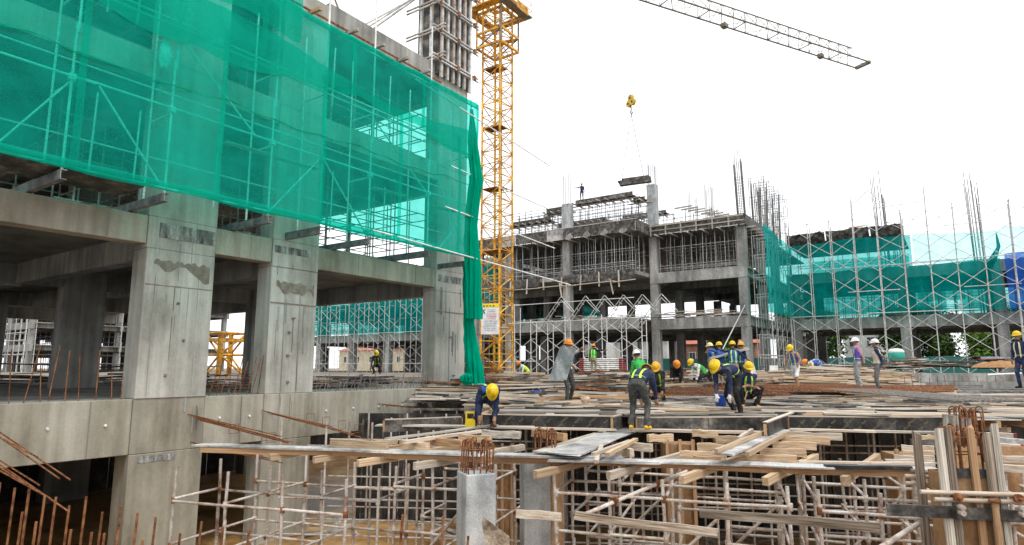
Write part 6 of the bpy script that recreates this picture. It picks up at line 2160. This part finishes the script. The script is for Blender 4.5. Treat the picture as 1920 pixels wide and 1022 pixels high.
# timber piles behind the deck
heap('timber_pile', 'big pile of weathered boards between the crane\'s foot and the man with the sheet', 'timber pile', at(1000, 742, d=23.0), 3.0, 2.0, 200, M['wood_g'], 1.2, 3.6, PHI + .1, .22, .11, .05, .95, mats=[M['wood_b'], M['wood_b'], M['wood_g'], M['wood_g'], M['wood_p'], M['wood'], M['ply_d'], M['ply_d'], M['rust']])
heap('timber_pile', 'long pile of boards behind the man with the sheet and the bent man', 'timber pile', at(1150, 736, d=25.0), 2.7, 2.0, 200, M['wood_g'], 1.2, 3.6, PHI + .05, .2, .11, .05, .95, mats=[M['wood_b'], M['wood_b'], M['wood_g'], M['wood_g'], M['wood_p'], M['wood'], M['ply_d'], M['ply_d'], M['rust']])
heap('timber_pile', 'pile of clean yellowish boards left of the two white helmets', 'timber pile', at(1590, 722, d=29), 2.7, 1.2, 120, M['wood'], 1.8, 4.2, PHI + .05, .12, .13, .05, .85, mats=[M['wood'], M['wood_p'], M['wood'], M['wood_p']])
heap('timber_pile', 'pale boards stacked right of the two white helmets', 'timber pile', at(1690, 724, d=28.5), 1.9, .9, 60, M['wood_p'], 1.8, 3.8, PHI + .05, .07, .13, .05, .4, mats=[M['wood_p'], M['wood_p'], M['wood_g']])
heap('offcut_heap', 'heap of short split timber offcuts right of the beige vest', 'timber pile', at(1722, 716, d=29), 1.2, .6, 110, M['wood'], .25, .6, PHI, 1.2, .06, .03, .42, mats=[M['wood_o'], M['wood'], M['wood_p']], pname='offcut')
heap('timber_pile', 'loose bundle of new laths lying on the deck right of the beige vest', 'timber pile', at(1690, 746, d=20.5), .9, .3, 26, M['wood_p'], 1.4, 2.2, PHI + .06, .05, .06, .035, .2, mats=[M['wood'], M['wood_p']])
heap('timber_pile', 'reddish planks on the deck behind the paper bag', 'timber pile', at(1135, 752, d=19.2), 1.1, .3, 14, M['wood_o'], 1.6, 2.6, PHI + .12, .06, .16, .06, .22, mats=[M['wood_o'], M['wood']])
heap('timber_pile', 'scattered dark boards at the left rear of the deck', 'timber pile', at(930, 748, d=20), 1.6, .8, 40, M['wood_g'], 1.2, 2.8, PHI + .15, .25, .12, .04, .3, mats=[M['wood_g'], M['ply_d'], M['wood_p']])
heap('rebar_pile', 'tangle of rusty stirrups by the foot of the crane mast', 'rebar pile', at(912, 712, d=34), .9, .7, 120, M['rust'], .4, 1.3, 1.0, 1.2, top=1.2, round_=.014, pname='bar')
heap('rebar_pile', 'small rusty heap in front of the tube stack', 'rebar pile', at(1116, 708, d=33), .7, .4, 60, M['rust'], .3, .9, 0, 1.4, top=.5, round_=.014, pname='bar')
heap('rubble_heap', 'greyish brown rubble and scrap boards in front of the far frame', 'rubble', at(1290, 712, d=33), 3.8, 1.5, 220, M['wood_g'], .4, 1.6, PHI, .7, .1, .06, .7, mats=[M['wood_g'], M['patch'], M['ply_d'], M['wood_p'], M['rust']], pname='scrap')
heap('rubble_heap', 'low rubble and scrap behind the striding worker', 'rubble', at(1440, 712, d=33), 2.8, 1.2, 140, M['wood_g'], .4, 1.8, PHI, .8, .12, .06, .4, mats=[M['wood_g'], M['patch'], M['wood'], M['wood_p']], pname='scrap')
heap('sheet_heap', 'heap of rusty sheets and dark boards in front of the right wing', 'scrap', at(1760, 690, d=36), 5.0, 1.0, 60, M['rust'], 1.2, 3.5, PHI, .35, .5, .03, .75, mats=[M['rust'], M['ply_d'], M['ply_g'], M['wood_g']], pname='sheet')
heap('sheet_heap', 'dark scrap boards behind the striding worker and the bending worker', 'scrap', at(1600, 694, d=40), 4.0, .8, 50, M['ply_d'], 1.0, 3.0, PHI, .4, .4, .03, .5, mats=[M['ply_d'], M['wood_g'], M['ply_g']], pname='sheet')
# stack of tubes with red ends
sp = at(1128, 704, d=39)
ts = thing('tube_stack', 'stack of steel tubes with dark red ends in front of the far scaffold', 'tube stack', sp)
for r_ in range(9):
    for k in range(4):
        a_ = sp - RT * 1.35 + FW * k * .2 + UP * (.05 + r_ * .115)
        b_ = sp + RT * 1.3 + FW * k * .2 + UP * (.05 + r_ * .115)
        bar('tube', a_ + RT * .3, b_ - RT * .25, .05, M['galv'], ts, 6)
        if k == 0:
            bar('red_end', a_ + RT * rnd(-.05, .05), a_ + RT * .298, .054, M['maroon'], ts, 6)
            bar('red_end', b_ - RT * .248, b_ + RT * rnd(0, .2), .054, M['maroon'], ts, 6)
# rebar mats laid on the deck
def mat_bars(label, px0, px1, py0, py1, z, n, m_, r, mat):
    t = thing('rebar_mat', label, 'rebar mat', at((px0 + px1) / 2, (py0 + py1) / 2, z=z), 'rebar mats on the deck')
    for i in range(n):
        y = py0 + (py1 - py0) * i / (n - 1)
        bar('long_bar', at(px0 + rnd(-8, 8), y, z=z + rnd(-.02, .02)), at(px1 + rnd(-8, 8), y + rnd(-.4, .4), z=z + rnd(-.02, .02)), r, mat, t, 5)
    for i in range(m_):
        u = (i + .5) / m_
        x0 = px0 + (px1 - px0) * u
        p = at(x0, py1, z=z + .02)
        L = (at(x0, py0, z=z) - p).length
        q = p + B * min(L, 8)
        bar('cross_bar', p, V(q.x, q.y, z + .02), r, mat, t, 5)


mat_bars('rusty bars laid in rows behind the crouching workers in the middle', 1190, 1480, 719, 741, DECK + .3, 16, 24, .013, M['rust'])
mat_bars('rusty bars laid in rows under the striding worker and the purple vest', 1440, 1790, 717, 735, DECK + .3, 14, 26, .014, M['rust'])
mat_bars('dark grey rebar mat at the right edge behind the column form', 1790, 1960, 712, 752, DECK + .3, 12, 16, .014, M['rebar_g'])
mat_bars('pale wire mesh patch on the boards left of the squatting worker', 1215, 1340, 741, 753, DECK + .1, 7, 22, .006, M['alu'])
# wall starters at the right
cw_ = thing('low_concrete_wall', 'low grey concrete upstand with short starter bars at the right edge', 'wall', at(1870, 712, d=27))
rbox('upstand', at(1895, 712, d=27.5), (7.5, .4, .55), PHI, M['conc_far'], cw_)
for i in range(26):
    q = at(1880, 706, d=27.0) + A * (-4.0 + i * .32) - B * .3
    bar('starter_bar', V(q.x, q.y, DECK), V(q.x + rnd(-.05, .05), q.y, DECK + rnd(.5, .8)), .012, M['rust'], cw_, 5)
tag(rbox('plywood_stack', at(1865, 735, z=DECK + .05), (4.6, 1.6, .12), PHI, M['ply_g']), 'grey sheets lying under the rebar at the right edge', 'plywood')
for i, (a0, b0, a1, b1, m_, lab) in enumerate(((1790, 741, 1935, 753, 'wood_g', 'upper of two long grey poles crossing in front of the black panel at the right'), (1790, 741, 1935, 741, 'wood_g', 'lower of two long grey poles crossing in front of the black panel at the right'), (1852, 703, 1915, 700, 'white', 'white pipe lying on the low concrete wall'), (1845, 758, 1945, 760, 'wood_g', 'grey timber at the right edge under the black panel'))):
    tag(bar('pole', at(a0, b0, d=17 if i != 2 else 26), at(a1, b1, d=16.4 if i != 2 else 26), .04, M[m_], None, 7), lab, 'pole', 'poles at the right edge')
# portable tank, drum, corrugated sheet and tools
p = at(1682, 681, d=42)
tk = thing('water_tank', 'teal drum with a white rounded cap standing before the right wing', 'tank', p)
M['teal_p'] = plain('teal_plastic', (.02, .42, .33), .4)
lathe('drum', ((.36, .1), (.47, .25), (.49, .52), (.48, .65)), M['teal_p'], tk, Matrix.Translation(p))
lathe('cap', ((.475, .65), (.47, .78), (.36, .9), (.13, .95), (.01, .955)), M['white'], tk, Matrix.Translation(p))
for k in range(4):
    a = k * 1.57
    bar('leg', p + V(math.cos(a) * .3, math.sin(a) * .3, -.5), p + V(math.cos(a) * .32, math.sin(a) * .32, .15), .05, M['galv'], tk, 6)
p = at(1852, 690, d=36)
cg = thing('corrugated_sheet', 'bent grey corrugated sheet on the scrap at the right', 'sheet', p)
v, f = [], []
nx, nz = 40, 10
for j in range(nz + 1):
    for i in range(nx + 1):
        u, w = i / nx, j / nz
        a = math.pi * (.15 + .6 * w)
        v.append(p + RT * ((u - .5) * 1.5) + FW * (-.6 * math.cos(a)) + UP * (.6 * math.sin(a) + .03 * math.sin(u * 80)))
for j in range(nz):
    for i in range(nx):
        a = j * (nx + 1) + i
        f.append((a, a + 1, a + nx + 2, a + nx + 1))
M['corr'] = surf('grey_corrugated', [(.12, .14, .17), (.24, .27, .31)], 2, vary=0, rough=.5, metal=.2)
link('sheet', newmesh('sheet', v, f, M['corr'], True), None, cg)
mound('soil_heap', 'orange brown heap of sand behind the low concrete wall', 'soil heap', at(1888, 688, d=33), 1.5, .9, .3, surf('sand', [(.25, .12, .05), (.38, .22, .10)], 3, vary=0, fine=20, bump=.5), 9)
mound('soil_heap', 'small orange sand patch behind the beige vest', 'soil heap', at(1735, 730, z=DECK), 1.2, .5, .14, bpy.data.materials['sand'], 4)
mound('grout_bag', 'white crumpled sack on the rubble right of the blue bucket', 'sack', at(1225, 712, d=33), .35, .25, .3, M['white'], 5)
p = at(1456, 712, d=33)
sv = thing('shovel', 'upturned pale shovel leaning behind the striding worker', 'shovel', p)
rbox('blade', at(1451, 692, d=33), (.42, .04, .36), YAW, M['white'], sv)
bar('handle', at(1455, 700, d=33), at(1464, 718, d=33), .022, M['wood_p'], sv, 6)
p = at(1412, 712, d=30)
bg_ = thing('white_flag', 'small white pennant standing behind the squatting worker', 'pennant', p)
bar('stick', at(1414, 712, d=30), at(1413, 680, d=30), .012, M['wood_p'], bg_, 5)
a_, b_, c_ = at(1413, 681, d=30), at(1405, 706, d=29.9), at(1420, 706, d=30.1)
th_ = FW * .01
link('cloth', newmesh('cloth', [a_, b_, c_, a_ + th_, b_ + th_, c_ + th_], [(0, 1, 2), (5, 4, 3), (0, 3, 4, 1), (1, 4, 5, 2), (2, 5, 3, 0)], M['white']), None, bg_)
# hammer in the squatting man's hand
p = onz(1400, 760, DECK)
hm = thing('hammer', 'wooden hammer handle held upright by the squatting worker', 'hammer', p)
bar('handle', at(1394, 758, d=16.5), at(1401, 733, d=16.5), .016, M['wood'], hm, 6)
rbox('head', at(1394, 759, d=16.5), (.05, .1, .05), YAW, M['steel_d'], hm)
# unseen slab round the camera, added to keep the light off the pit
tag(link('pit_shade_slab', None), None, None, None, 'structure')
ns_ = bpy.data.objects['pit_shade_slab']
link('slab', shape('box', M['conc_g']), Matrix.Translation(FW * -10.6 + UP * -1.15 + RT * 1) @ Matrix.Rotation(YAW, 4, 'Z') @ S(34, 28, .3), ns_)
link('slab', shape('box', M['conc_g']), Matrix.Translation(FW * 1.4 + UP * -1.17 + RT * -9.3) @ Matrix.Rotation(YAW, 4, 'Z') @ S(14, 8.2, .3), ns_)
for i in range(6):
    q = FW * 2.0 + RT * (-12 + i * 5.2)
    rbox('column', V(q.x, q.y, (PIT - 1.3) / 2), (.6, .6, -1.3 - PIT), YAW, M['conc_g'], ns_)
bpy.data.scenes.remove(WS)
